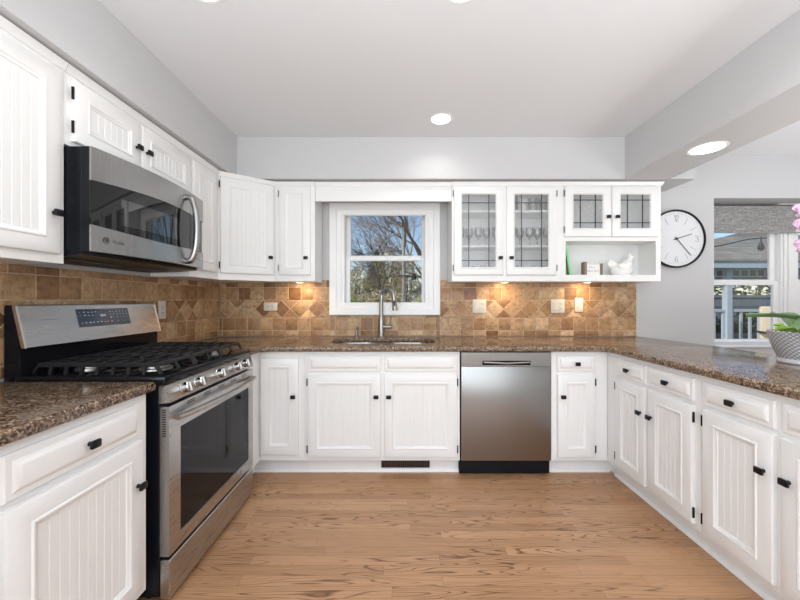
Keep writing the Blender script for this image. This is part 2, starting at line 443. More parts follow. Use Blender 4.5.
# casing, moulded profile, mitred ring
def ring(bm, x0, x1, z0, z1, prof):
    """prof: (inset, y) pairs swept round the rectangle"""
    loops = [[(x0 + i, y, z0 + i), (x1 - i, y, z0 + i), (x1 - i, y, z1 - i), (x0 + i, y, z1 - i)] for i, y in prof]
    return loft(bm, loops, False, False)
cp = [(0, YB - .0006), (0, YB - .022), (.006, YB - .026), (.055, YB - .024), (.062, YB - .017), (.078, YB - .016), (.085, YB - .011), (.100, YB - .010), (.108, YB - .0006), (.13, YB + .0)]
cb = BM(); cx0, cx1, cz0, cz1 = -.612, .322, 1.048, 1.998
ring(cb, cx0, cx1, cz0, cz1, cp[:-1])
obj('casing', cb, trim_m, w1, world=True)
jb = BM(); box(jb, K0, K0 + .012, YB - .006, YB2 - .02, KZ0, KZ1); box(jb, K1 - .012, K1, YB - .006, YB2 - .02, KZ0, KZ1)
box(jb, K0 + .012, K1 - .012, YB - .006, YB2 - .02, KZ1 - .012, KZ1); box(jb, K0 + .012, K1 - .012, YB - .006, YB2 - .02, KZ0, KZ0 + .012)
ib = BM()                                   # inner stop covering the gap between casing and jamb
ring(ib, cx0 + .104, cx1 - .104, cz0 + .045, cz1 - .050, [(0, YB - .004), (0, YB - .012), (.022, YB - .010), (.022, YB - .0006)])
obj('jamb', jb, trim_m, w1, world=True); obj('stop', ib, trim_m, w1, world=True)
sash(w1, -.488, .208, 3.075, 3.11, 1.53, 1.938, .036, .012, .036)
sash(w1, -.488, .208, 3.035, 3.07, 1.112, 1.558, .037, .042, .022)

w2 = bpy.data.objects.new('window_2', None); COL.objects.link(w2); w2.location = (3.06, YB2, RZ0); w2['kind'] = 'structure'
obj('mullion', bx(3.362, 3.535, 3.12, 3.185, RZ0 + .02, RZ1 - .001, .004), trim_m, w2, world=True)
obj('sill', bx(R0 + .001, R1 - .001, YB - .02, YB2 - .001, RZ0 + .0005, RZ0 + .02, .004), trim_m, w2, world=True)
sash(w2, 2.648, 3.361, 3.155, 3.18, 1.325, 2.035, .045, .04, .035)
ss = sash(w2, 2.648, 3.361, 3.125, 3.152, .797, 1.345, .045, .036, .03)
fl = BM()
for x, w_ in ((3.364, .014), (3.395, .022), (3.436, .012)): box(fl, x, x + w_, 3.106, 3.1195, .80, 2.03, .003)
obj('stile_track', fl, trim_m, w2, world=True)
sash(w2, 3.536, 4.345, 3.155, 3.18, 1.325, 2.035, .03, .04, .035)
sash(w2, 3.536, 4.345, 3.125, 3.152, .797, 1.345, .03, .036, .03)

w3 = bpy.data.objects.new('window_3', None); COL.objects.link(w3); w3.location = (.55, YR - .06, .35); w3['kind'] = 'structure'
for a, b in ((-1.095, -.005), (.005, 1.095), (1.105, 2.195)): sash(w3, a, b, YR - .08, YR - .05, .355, 2.275, .05, .05, .07)
w4 = bpy.data.objects.new('window_4', None); COL.objects.link(w4); w4.location = (XR + .06, .7, .55); w4['kind'] = 'structure'
fb = BM()
for y0, y1 in ((-.445, .695), (.705, 1.845)):
    box(fb, XR + .04, XR + .08, y0, y0 + .05, .555, 2.095); box(fb, XR + .04, XR + .08, y1 - .05, y1, .555, 2.095)
    box(fb, XR + .04, XR + .08, y0 + .05, y1 - .05, .555, .615); box(fb, XR + .04, XR + .08, y0 + .05, y1 - .05, 2.045, 2.095); box(fb, XR + .04, XR + .08, y0 + .05, y1 - .05, 1.30, 1.34)
obj('sash', fb, trim_m, w4, world=True)

# window shade over the dining window
sh = thing('roman_shade', (3.45, 3.10, 1.765), 'grey woven roman shade covering the top of the dining room window', 'shade')
bm = BM(); pr = []
for i in range(13): pr.append((3.085 + .006*math.sin(i*1.9), 1.765 + (2.005 - 1.765)*i/12))
loft(bm, [[(2.66, y, z) for y, z in pr] + [(2.66, y + .006, z) for y, z in pr[::-1]], [(4.34, y, z) for y, z in pr] + [(4.34, y + .006, z) for y, z in pr[::-1]]])
obj('fabric', bm, shade_m, sh, world=True)
obj('head_rail_shadow', bx(2.655, 4.345, 3.080, 3.11, 2.005, 2.013, .002), black_m, sh, world=True)  # thin black bar stands in for the shadow line at the shade's head rail

# ------------------------------------------------------------------ backsplash
def clip(poly, a, b, c):
    out = []
    for i in range(len(poly)):
        p, q = poly[i], poly[(i + 1) % len(poly)]; dp, dq = a*p[0] + b*p[1] - c, a*q[0] + b*q[1] - c
        if dp <= 0: out.append(p)
        if dp*dq < 0: t = dp/(dp - dq); out.append((p[0] + t*(q[0] - p[0]), p[1] + t*(q[1] - p[1])))
    return out
def parea(p): return abs(sum(p[i][0]*p[(i + 1) % len(p)][1] - p[(i + 1) % len(p)][0]*p[i][1] for i in range(len(p)))/2)
def inset(poly, d):
    n = len(poly); c = (sum(p[0] for p in poly)/n, sum(p[1] for p in poly)/n)
    s = sum(poly[i][0]*poly[(i + 1) % n][1] - poly[(i + 1) % n][0]*poly[i][1] for i in range(n))
    r = poly
    res = list(poly)
    for i in range(n):
        p, q = poly[i], poly[(i + 1) % n]; L = math.hypot(q[0] - p[0], q[1] - p[1])
        if L < 1e-6: continue
        nx, ny = (q[1] - p[1])/L, -(q[0] - p[0])/L
        if s < 0: nx, ny = -nx, -ny
        res = clip(res, nx, ny, nx*p[0] + ny*p[1] - d)
        if len(res) < 3: return []
    return res
def tiles(u0, u1, v0, v1, uoff, regions, place):
    bm = BM(); P = .106; polys = []
    rows = [(v0 - .056, v0 + .05), (v0 + .05, v0 + .156), None, (v0 + .306, v0 + .412), (v0 + .412, v0 + .518)]
    n0 = math.floor((u0 - uoff)/P) - 1; n1 = math.ceil((u1 - uoff)/P) + 1
    for r, row in enumerate(rows):
        if row is None: continue
        off = uoff + (.0 if r in (0, 1) else .028)
        for i in range(n0, n1):
            polys.append([(off + i*P, row[0]), (off + (i + 1)*P, row[0]), (off + (i + 1)*P, row[1]), (off + i*P, row[1])])
    D = .15; b0, b1 = v0 + .156, v0 + .306; bm_ = (b0 + b1)/2
    for i in range(math.floor((u0 - uoff)/D) - 1, math.ceil((u1 - uoff)/D) + 1):
        c = uoff + i*D + .02
        polys.append([(c - D/2, bm_), (c, b0), (c + D/2, bm_), (c, b1)])
        polys.append([(c, b0), (c + D, b0), (c + D/2, bm_)]); polys.append([(c, b1), (c + D/2, bm_), (c + D, b1)])
    for p in polys:
        for (a, b, c, d) in regions:
            q = p
            for k in ((-1, 0, -a), (1, 0, b), (0, -1, -c), (0, 1, d)):
                q = clip(q, *k)
                if len(q) < 3: break
            if len(q) < 3: continue
            o = inset(q, .0019)
            if len(o) < 3 or parea(o) < 2e-4: continue
            i_ = inset(o, .0022)
            j = [place(u, v, .008 + random.uniform(-.0006, .0006)) for u, v in (i_ if len(i_) == len(o) else o)]
            loops = [[place(u, v, .002) for u, v in o], [place(u, v, .0065) for u, v in o]]
            if len(i_) == len(o): loops.append(j)
            loft(bm, loops, False, True)
    return bm
ZT = .871
regs = [(XL + .009, cx0, ZT, 1.345), (cx1, 1.983, ZT, 1.345), (cx0, cx1, ZT, cz0)]
bs = tag(obj('backsplash', tiles(XL + .009, 1.983, .870, 1.345, 1.663, regs, lambda u, v, d: (u, YB - d, v)), tile_m),
         'tan travertine tile backsplash on the sink wall with a diamond band', 'backsplash')
g = BM()
for a, b, c, d in regs: box(g, a, b, YB - .0045, YB - .0003, c, d)
obj('grout', g, grout_m, bs)
regs = [(.3, YB - .0005, ZT, 1.32)]
bs2 = tag(obj('backsplash', tiles(.3, YB, .870, 1.32, 2.93, regs, lambda u, v, d: (XL + d, u, v)), tile_m),
          'tan travertine tile backsplash on the left wall behind the gas range', 'backsplash')
obj('grout', bx(XL + .0003, XL + .0045, .3, YB - .0085, ZT, 1.32), grout_m, bs2)

# ------------------------------------------------------------------ cabinets
def rect_loop(w, h, i, y): return [(i, y, i), (w - i, y, i), (w - i, y, h - i), (i, y, h - i)]
def door_bm(w, h, st=.058, bead=True, t=.02):
    """local: x 0..w, z 0..h, front towards -y, back at y=0"""
    bm = BM()
    loft(bm, [rect_loop(w, h, *p) for p in [(0, 0), (0, -t + .006), (.002, -t + .002), (.006, -t), (st - .004, -t), (st, -t - .0035), (st + .005, -t - .003), (st + .010, -t + .001), (st + .016, -t + .003), (st + .018, -t + .006)]], True, False)
    x0, x1, z0, z1 = st + .018, w - st - .018, st + .018, h - st - .018; yp = -t + .006
    n = max(1, round((x1 - x0)/.030)); p = (x1 - x0)/n; prof = [(x0, yp)]
    if bead:
        for i in range(1, n):
            c = x0 + i*p; prof += [(c - .0022, yp), (c - .0007, yp + .0022), (c + .0007, yp + .0022), (c + .0022, yp)]
    prof.append((x1, yp))
    loft(bm, [[(x, y, z0) for x, y in prof], [(x, y, z1) for x, y in prof]], False, False, False)
    return bm
def drawer_bm(w, h):
    bm = BM()
    return loft(bm, [rect_loop(w, h, *p) for p in [(0, 0), (0, -.008), (.004, -.012), (.018, -.012), (.021, -.014), (.030, -.021), (.036, -.022)]])
def glassdoor_bm(w, h, st=.055, t=.02):
    bm = BM(); L = [(st + .012, 0), (0, 0), (0, -t + .006), (.002, -t + .002), (.006, -t), (st - .004, -t), (st, -t - .004), (st + .006, -t - .003), (st + .012, -t + .006), (st + .012, 0)]
    return loft(bm, [rect_loop(w, h, *p) for p in L], False, False)
def knob_bm(y0=-.02):
    bm = BM(); lathe(bm, [(.0075, y0), (.006, y0 - .006), (.006, y0 - .016)], seg=12, axis='Y')
    box(bm, -.0165, .0165, y0 - .026, y0 - .014, -.0125, .0125, .0045, 2); return bm
_kb = None
def knob(parent, x, z, y0=-.02, dark=True):
    k = obj('knob', knob_bm(y0), black_m, parent, loc=(x, 0, z)); k['label'] = 'small black knob'; return k
def hinge(parent, x, z, m=None):
    bm = BM(); lathe(bm, [(.0032, -.024), (.0032, .024)], seg=8); box(bm, -.0035, .0035, .002, .005, -.024, .024)
    return obj('hinge', bm, m or black_m, parent, loc=(x, -.016, z))
def add_door(root, x0, x1, z0, z1, kx=None, kz=None, hside=None, hm=None, st=.058, glass=None):
    """kx 'L'/'R' side of knob, hside hinge side"""
    w, h = x1 - x0, z1 - z0
    d = obj('door', glassdoor_bm(w, h, st) if glass else door_bm(w, h, st), cab_m, root, loc=(x0, -.0005, z0))
    if glass:
        a = st + .012; p = obj('glass_pane', bx(a - .004, w - a + .004, -.012, -.009, a - .004, h - a + .004), seedy_m, d)
        c = BM(); t = .0025
        for x in glass[0]: box(c, a + (w - 2*a)*x - t, a + (w - 2*a)*x + t, -.0145, -.0065, a, h - a)
        for z in glass[1]: box(c, a, w - a, -.0147, -.0063, a + (h - 2*a)*z - t, a + (h - 2*a)*z + t)
        k = obj('leading', c, lead_m, d); k['label'] = 'dark lead strips across the glass'
    if kx: knob(d, .03 if kx == 'L' else w - .03, kz - z0)
    if hside:
        for z in (z0 + .055, z1 - .055): hinge(d, -.005 if hside == 'L' else w + .005, z - z0, hm)
    return d
def add_drawer(root, x0, x1, z0, z1, k=True):
    d = obj('drawer', drawer_bm(x1 - x0, z1 - z0), cab_m, root, loc=(x0, -.0005, z0))
    if k: knob(d, (x1 - x0)/2, (z1 - z0)/2, -.021)
    return d
ZB, ZB0 = .833, .10
def base_body(root, w, depth, solid=False, toe=True):
    bm = BM(); t = .018
    box(bm, 0, w, 0, t, ZB0, ZB, .0015); box(bm, 0, t, t, depth, ZB0, ZB); box(bm, w - t, w, t, depth, ZB0, ZB)
    box(bm, t, w - t, depth - t, depth, ZB0, ZB); box(bm, t, w - t, t, depth - t, ZB0, ZB0 + t)
    b = obj('body', bm, cab_m, root)
    if toe:
        tb = BM(); box(tb, 0, w, .06, .075, .0, ZB0 - .0005)
        prism(tb, [(.06, .0), (.06, .022), (.052, .020), (.045, .010), (.044, .0)], 'X', 0, w)
        obj('toe_kick', tb, cab_m, root)
    return b
DZ0, DZ1, TZ0, TZ1 = .127, .683, .700, .806        # door and drawer heights, base units
FY = 2.345                                         # face frame plane of the back run
LX, RX = -.952, 1.378                              # face frames of the left and right runs

# back run: sink base
X0 = -.65
c = thing('sink_base_cabinet', (X0, FY, 0), 'white base cabinet under the sink with two beadboard doors and two blank drawer fronts', 'cabinet')
base_body(c, .387 - X0, .60)
add_drawer(c, -.628 - X0, -.142 - X0, TZ0, TZ1, False); add_drawer(c, -.118 - X0, .366 - X0, TZ0, TZ1, False)
add_door(c, -.628 - X0, -.142 - X0, DZ0, DZ1, 'R', .535, 'L'); add_door(c, -.118 - X0, .366 - X0, DZ0, DZ1, 'L', .535, 'R')
v = BM(); box(v, -.142 - X0, .19 - X0, .052, .0595, .028, .078)
vt = obj('toe_kick_vent', v, black_m, c); vt['label'] = 'dark slotted heating register'
v = BM()
for i in range(26): box(v, -.136 - X0 + i*.0125, -.131 - X0 + i*.0125, .0495, .0525, .034, .072)
obj('vent_fin', v, mat('brown_fin', (.09, .04, .025), .5), vt)
# corner base left
c = thing('corner_base_cabinet', (LX, FY, 0), 'narrow white base cabinet in the corner between the gas range and the sink cabinet', 'cabinet')
bm = BM(); box(bm, LX, -.651, FY, FY + .018, ZB0, ZB, .0015); box(bm, LX - .018, LX, 2.113, FY + .018, ZB0, ZB, .0015)
box(bm, LX, -.651, FY + .58, FY + .598, ZB0, ZB); box(bm, -.669, -.651, FY + .018, FY + .58, ZB0, ZB); box(bm, XL + .01, LX - .018, 2.113, 2.131, ZB0, ZB)
obj('body', bm, cab_m, c, world=True)
tb = BM(); box(tb, LX - .075, -.651, FY + .06, FY + .075, 0, ZB0 - .0005); box(tb, LX - .075, LX - .06, 2.113, FY + .06, 0, ZB0 - .0005)
prism(tb, [(FY + .06, .0), (FY + .06, .022), (FY + .052, .020), (FY + .045, .010), (FY + .044, .0)], 'X', LX - .06, -.651)
obj('toe_kick', tb, cab_m, c, world=True)
add_door(c, .012, .262, .145, .790, 'R', .535)
# back run: right of the dishwasher
X0 = 1.0
c = thing('base_cabinet', (X0, FY, 0), 'narrow white base cabinet with one drawer and one door right of the dishwasher', 'cabinet')
bm = BM(); box(bm, 0, RX - X0, 0, .018, ZB0, ZB, .0015); box(bm, 0, .018, .018, .6, ZB0, ZB); box(bm, .018, RX - X0, .582, .6, ZB0, ZB)
obj('body', bm, cab_m, c)
tb = BM(); box(tb, 0, RX - X0 + .06, .06, .075, 0, ZB0 - .0005); box(tb, RX - X0 + .06, RX - X0 + .075, .0005, .075, 0, ZB0 - .0005); prism(tb, [(.06, .0), (.06, .022), (.052, .020), (.045, .010), (.044, .0)], 'X', 0, RX - X0 + .044)
obj('toe_kick', tb, cab_m, c)
add_drawer(c, .035, .285, TZ0, TZ1); add_door(c, .035, .285, DZ0, DZ1, 'L', .535, 'R')
# right run (peninsula)
def pen_cab(y0, y1, label, a, b, hl=True):
    c = thing('base_cabinet', (RX, y0, 0), label, 'cabinet', rz=-PI/2)
    base_body(c, y0 - y1, .60)
    add_drawer(c, y0 - a[0], y0 - a[1], TZ0, TZ1); add_drawer(c, y0 - b[0], y0 - b[1], TZ0, TZ1)
    add_door(c, y0 - a[0], y0 - a[1], DZ0, DZ1, 'R', .535, 'L'); add_door(c, y0 - b[0], y0 - b[1], DZ0, DZ1, 'L', .535, 'R')
    return c
pen_cab(2.344, 1.612, 'white two-door base cabinet of the peninsula, nearest the back corner', (2.235, 1.962), (1.938, 1.642))
pen_cab(1.610, .918, 'white two-door base cabinet at the near end of the peninsula, below the orchid pot', (1.586, 1.284), (1.258, .95))
# left run, near the camera
def left_cab(y0, y1, label, kn=True):
    c = thing('base_cabinet', (LX, y0, 0), label, 'cabinet', rz=PI/2)
    base_body(c, y1 - y0, .585)
    add_drawer(c, .02, y1 - y0 - .045, TZ0 - .01, TZ1); add_door(c, .02, y1 - y0 - .038, DZ0, DZ1 - .01, 'R', .52)
    return c
left_cab(.805, 1.302, 'white base cabinet with drawer and beadboard door left of the gas range')
left_cab(.355, .803, 'white base cabinet at the left edge of the photo, mostly out of frame')

# ---- upper cabinets
UB, UT = 1.320, 2.086
UDZ0, UDZ1 = 1.368, 2.050
def crown(parent, poly):
    """crown strip swept along a polyline of (x,y), outward is to the right of travel"""
    pr = [(0, 2.056), (.007, 2.058), (.009, 2.066), (.016, 2.080), (.019, 2.0855), (.0, 2.0855)]
    P = [Vector(p) for p in poly]; loops = []
    for i, p in enumerate(P):
        d0 = (P[i] - P[i - 1]).normalized() if i else (P[1] - P[0]).normalized()
        d1 = (P[i + 1] - P[i]).normalized() if i < len(P) - 1 else d0
        n0, n1 = Vector((d0.y, -d0.x)), Vector((d1.y, -d1.x)); b = (n0 + n1).normalized(); s = 1/max(.3, b.dot(n0))
        loops.append([(p.x + b.x*s*o, p.y + b.y*s*o, z) for o, z in pr])
    return obj('crown_moulding', loft(BM(), loops), cab_m, parent, world=True)
UFY, ULX = 2.705, -1.300
def upper_left(y0, y1, zb, label, doors, name='wall_cabinet'):
    c = thing(name, (ULX, y0, zb), label, 'cabinet', rz=PI/2)
    w = y1 - y0; bm = BM(); box(bm, 0, w, 0, .24, 0, UT - zb, .0015); obj('body', bm, cab_m, c)
    for a, b, z0, z1, kx, kz, hs in doors: add_door(c, a - y0, b - y0, z0 - zb, z1 - zb, kx, kz - zb if kz else None, hs)
    return c
c = upper_left(.55, 1.346, UB - .006, 'tall white wall cabinet left of the microwave at the left photo edge', [(.84, 1.316, 1.348, 2.035, 'R', 1.497, None)])
crown(c, [(ULX, .55), (ULX, 1.3455)])
c = upper_left(1.348, 2.138, 1.778, 'short white two-door wall cabinet above the microwave', [(1.372, 1.718, 1.798, 2.040, 'R', 1.912, 'L'), (1.726, 2.126, 1.798, 2.040, 'L', 1.912, None)])
crown(c, [(ULX, 1.348), (ULX, 2.138)])
c = upper_left(2.140, 2.473, UB, 'slim white wall cabinet between the microwave and the angled corner cabinet', [(2.156, 2.43, UDZ0, 2.04, None, None, None)])
crown(c, [(ULX, 2.140), (ULX, 2.470)])
# diagonal corner cabinet
pa, pb = Vector((ULX, 2.4735)), Vector((-.983, UFY)); ang = math.atan2(pb.y - pa.y, pb.x - pa.x); wd = (pb - pa).length
c = thing('corner_wall_cabinet', (pa.x, pa.y, UB), 'white angled corner wall cabinet with one beadboard door', 'cabinet', rz=ang)
obj('body', prism(BM(), [(pa.x, pa.y), (pb.x, pb.y), (pb.x, YB - .012), (XL + .012, YB - .012), (XL + .012, pa.y)], 'Z', UB, UT), cab_m, c, world=True)
add_door(c, .012, wd - .012, UDZ0 - UB, UDZ1 - UB, 'R', 1.498 - UB, 'L')
crown(c, [tuple(pa), tuple(pb)])
# narrow wall cabinet left of the window
c = thing('wall_cabinet', (-.981, UFY, UB), 'narrow white wall cabinet with one door left of the kitchen window', 'cabinet')
obj('body', bx(0, .308, 0, .248, 0, UT - UB, .0015), cab_m, c)
add_door(c, .036, .276, UDZ0 - UB, UDZ1 - UB, 'R', 1.498 - UB, 'L', grey_m, st=.05)
crown(c, [(-.981, UFY), (-.673, UFY)])
# valance over the window
vl = thing('window_valance', (-.14, UFY, 1.941), 'plain white valance board spanning above the kitchen window', 'valance')
obj('board', bx(-.6715, .3845, UFY + .006, UFY + .026, 1.941, 2.060, .002), cab_m, vl, world=True)
crown(vl, [(-.6715, UFY + .006), (.3845, UFY + .006)])
# glass cabinets right of the window
def open_body(root, w, h, d, opens, back=.012):
    """front frame with openings + box behind; local coordinates"""
    bm = BM(); t = .018
    for a, b, c_, e in holes_wall(0, w, 0, h, opens): box(bm, a, b, 0, t, c_, e)
    box(bm, 0, t, t, d, 0, h); box(bm, w - t, w, t, d, 0, h); box(bm, t, w - t, t, d, 0, t); box(bm, t, w - t, t, d, h - t, h); box(bm, t, w - t, d - back, d, t, h - t)
    return obj('body', bm, cab_m, root)
gx0, gx1, gx2 = .386, 1.244, 2.000
c = gc1 = thing('glass_wall_cabinet', (gx0, UFY, UB), 'white wall cabinet with two leaded glass doors full of glassware', 'cabinet')
open_body(c, gx1 - gx0, UT - UB, .248, [(.055, .37, .09, .70), (.455, .77, .09, .70)])
for z in (1.586, 1.858): obj('shelf', bx(.019, gx1 - gx0 - .019, .0185, .235, z - UB, z - UB + .018), cab_m, c)
d1 = add_door(c, .014, .396, UDZ0 - UB, UDZ1 - UB, 'R', 1.498 - UB, 'L', grey_m, st=.05, glass=([.2, .8], [.09, .885]))
d2 = add_door(c, .419, .801, UDZ0 - UB, UDZ1 - UB, 'L', 1.498 - UB, 'R', grey_m, st=.05, glass=([.2, .8], [.09, .885]))
crown(c, [(gx0, UFY), (gx1 - .0005, UFY)])
c = gc2 = thing('glass_wall_cabinet', (gx1 + .001, UFY, UB), 'white wall cabinet with two small leaded glass doors above an open cubby', 'cabinet')
w = gx2 - gx1 - .001
open_body(c, w, UT - UB, .248, [(.065, .30, .40, .70), (.43, .665, .40, .70), (.020, w - .037, .05, .312)])
sb = BM(); box(sb, .019, w - .019, .019, .235, .318, .338); box(sb, .019, w - .019, .019, .235, .033, .05)
obj('shelf', sb, cab_m, c)
add_door(c, .008, .362, 1.663 - UB, 2.052 - UB, 'R', 1.812 - UB, 'L', grey_m, glass=([.24, .76], [.16, .84]), st=.054)
add_door(c, .370, .726, 1.663 - UB, 2.052 - UB, 'L', 1.812 - UB, None, None, glass=([.24, .76], [.16, .84]), st=.054)
crown(c, [(gx1 + .001, UFY), (gx2, UFY), (gx2, YB - .013)])

# ------------------------------------------------------------------ worktops and sink
U = [(XL + .0015, 2.112), (-.930, 2.112), (-.925, 2.118), (-.925, 2.255), (-.918, 2.278), (-.898, 2.298), (-.872, 2.305),
     (1.285, 2.305), (1.315, 2.298), (1.338, 2.275), (1.345, 2.245), (1.345, .905), (2.095, .905), (2.095, 2.30), (1.985, YB - .0015), (XL + .0015, YB - .0015)]
scx, scy, sa, sb_ = -.14, 2.648, .385, .212
ct = tag(obj('worktop', slab([U, superell(scx, scy, sa, sb_, 3.4)], ZB + .0008, .870, .012), granite_m, angle=50), 'brown speckled granite worktop running from the range corner past the sink along the peninsula', 'worktop')
ct2 = tag(obj('worktop', slab([[(XL + .0015, .33), (-.925, .33), (-.925, 1.314), (-.931, 1.320), (XL + .0015, 1.320)]], ZB + .0008, .870, .012), granite_m, angle=50), 'short brown granite worktop left of the gas range', 'worktop')
sk = thing('sink', (scx, scy, .62), 'stainless double-bowl sink set under the granite below the window', 'sink')
b1, b2 = superell(scx - .195, scy, .172, .19, 3.6, 40), superell(scx + .185, scy, .182, .19, 3.6, 40)
obj('rim', slab([superell(scx, scy, sa + .012, sb_ + .012, 3.4), b1, b2], .826, .8325, .0012), sinkst_m, sk, world=True)
for cx, a in ((scx - .195, .172), (scx + .185, .182)):
    L = [superell(cx, scy, a*f, .19*g_, 3.6, 40) for f, g_ in ((1, 1), (.985, .985), (.97, .97), (.93, .93), (.80, .80), (.12, .2))]
    zs = (.828, .80, .68, .655, .648, .645)
    bo = obj('bowl', loft(BM(), [[(x, y, z) for x, y in l] for l, z in zip(L, zs)], False, True), sinkst_m, sk, world=True)
    obj('drain', lathe(BM(), [(.04, .648), (.045, .650), (.036, .651), (.030, .649)], (cx, scy, 0), 24), chrome_m, sk, world=True)
# faucet
fx, fy, zt = -.172, 2.893, .8702
fc = thing('faucet', (fx, fy, zt), 'tall brushed nickel gooseneck faucet behind the sink', 'faucet')
bm = BM(); lathe(bm, [(.030, zt), (.030, zt + .006), (.025, zt + .012), (.024, zt + .02), (.025, zt + .15), (.021, zt + .165)], (fx, fy, 0), 24)
obj('body', bm, nickel_m, fc, world=True)
dx, dy = .105, -.06
path = [(fx, fy, zt + .16), (fx, fy, zt + .27), (fx + dx*.03, fy + dy*.03, zt + .33)]
for i in range(1, 10):
    a = PI*i/10; path.append((fx + dx*.5*(1 - math.cos(a)), fy + dy*.5*(1 - math.cos(a)), zt + .33 + .062*math.sin(a)))
path.append((fx + dx, fy + dy, zt + .325))
obj('spout', tube(BM(), bez(path, 3), .0165, 14), nickel_m, fc, world=True)
e = Vector((fx + dx, fy + dy, zt + .325))
sp = obj('spray_head', tube(BM(), [e, e + Vector((.004, -.002, -.03)), e + Vector((.010, -.006, -.10)), e + Vector((.010, -.006, -.104))], [.0165, .0175, .023, .019], 16), nickel_m, fc, world=True)
q = e + Vector((.006, -.023, -.045)); obj('spray_button', bx(q.x - .007, q.x + .007, q.y - .004, q.y + .008, q.z - .022, q.z + .022, .003), black_m, sp, world=True)
bm = tube(BM(), [(fx + .015, fy, zt + .085), (fx + .088, fy - .01, zt + .085)], [.017, .016], 16)
hd = obj('handle', bm, nickel_m, fc, world=True)
obj('lever', tube(BM(), [(fx + .073, fy - .008, zt + .09), (fx + .076, fy - .008, zt + .12), (fx + .082, fy - .012, zt + .175)], [.006, .005, .0045], 8), nickel_m, hd, world=True)
# soap dispenser
sx, sy = -.375, 2.893
sd = thing('soap_dispenser', (sx, sy, zt), 'short brushed nickel soap dispenser left of the faucet', 'soap dispenser')
obj('body', lathe(BM(), [(.019, zt), (.019, zt + .006), (.012, zt + .01), (.0115, zt + .05), (.008, zt + .053), (.008, zt + .068)], (sx, sy, 0), 16), nickel_m, sd, world=True)
obj('nozzle', tube(BM(), [(sx - .012, sy, zt + .072), (sx, sy, zt + .074), (sx + .02, sy - .03, zt + .073), (sx + .024, sy - .036, zt + .064)], [.009, .010, .006, .005], 10), nickel_m, sd, world=True)

# ------------------------------------------------------------------ dishwasher
X0, X1, FD = .392, .995, 2.333
dw = thing('dishwasher', ((X0 + X1)/2, FD, 0), 'stainless steel dishwasher between the sink cabinet and the narrow cabinet', 'dishwasher')
obj('body', bx(X0 + .004, X1 - .004, FD + .022, FD + .58, .012, .828), blackside_m, dw, world=True)
obj('door', bx(X0 + .003, X1 - .003, FD - .004, FD + .021, .105, .733, .004, 2), steelv_m, dw, world=True)
bm = BM(); hx0, hx1 = .535, .855
for a, b, c_, d in holes_wall(X0 + .003, X1 - .003, .735, .826, [(hx0, hx1, .743, .772)]): box(bm, a, b, FD - .006, FD + .0, c_, d)
box(bm, X0 + .003, X1 - .003, FD + .016, FD + .021, .735, .826)
cp_ = obj('control_panel', bm, steelv_m, dw, world=True)
bm = BM(); loft(bm, [[(hx0, FD - .006, .743), (hx1, FD - .006, .743), (hx1, FD - .006, .772), (hx0, FD - .006, .772)], [(hx0 + .02, FD + .015, .748), (hx1 - .02, FD + .015, .748), (hx1 - .02, FD + .015, .772), (hx0 + .02, FD + .015, .772)]], False, True)
obj('handle_pocket', bm, blackside_m, dw, world=True)
obj('handle', tube(BM(), [(hx0 + .008, FD - .012, .763), ((hx0 + hx1)/2, FD - .02, .757), (hx1 - .008, FD - .012, .763)], .007, 10), steelv_m, dw, world=True)
kp = obj('toe_panel', bx(X0 - .006, X1 - .02, FD + .03, FD + .04, .005, .104, .002), blackside_m, dw, world=True)
for x in (X0 + .05, X1 - .07): obj('screw', lathe(BM(), [(.005, FD + .026), (.005, FD + .03)], (x, 0, .075), 10, axis='Y'), chrome_m, kp, world=True)

# ------------------------------------------------------------------ gas range
Y0, Y1 = 1.346, 2.106
YM = (Y0 + Y1)/2
rg = thing('gas_range', (-1.2, YM, 0), 'stainless gas range with black cooktop against the left wall', 'range')
XF = -.935
obj('body', bx(-1.53, XF, Y0, Y1, .03, .845, .003), blackside_m, rg, world=True)
for y in (Y0 + .05, Y1 - .05):
    for x in (-1.48, -1.0): obj('foot', lathe(BM(), [(.018, 0), (.018, .03)], (x, y, 0), 12), blackside_m, rg, world=True)
# cooktop
bm = BM(); box(bm, -1.49, -.910, Y0 - .002, Y1 + .002, .846, .882, .007, 2)
ck = obj('cooktop', bm, blackgl_m, rg, world=True)
# burners
for (bx_, by_, r) in ((-1.05, Y0 + .15, .05), (-1.05, Y1 - .15, .045), (-1.33, Y0 + .15, .04), (-1.33, Y1 - .15, .045), (-1.19, YM, .055)):
    bn = obj('burner', lathe(BM(), [(r + .012, .882), (r + .012, .888), (r, .892), (r, .90)], (bx_, by_, 0), 24), steel_m, rg, world=True)
    obj('burner_cap', lathe(BM(), [(r + .004, .9005), (r + .006, .904), (r - .002, .909), (.004, .910)], (bx_, by_, 0), 24), iron_m, bn, world=True)
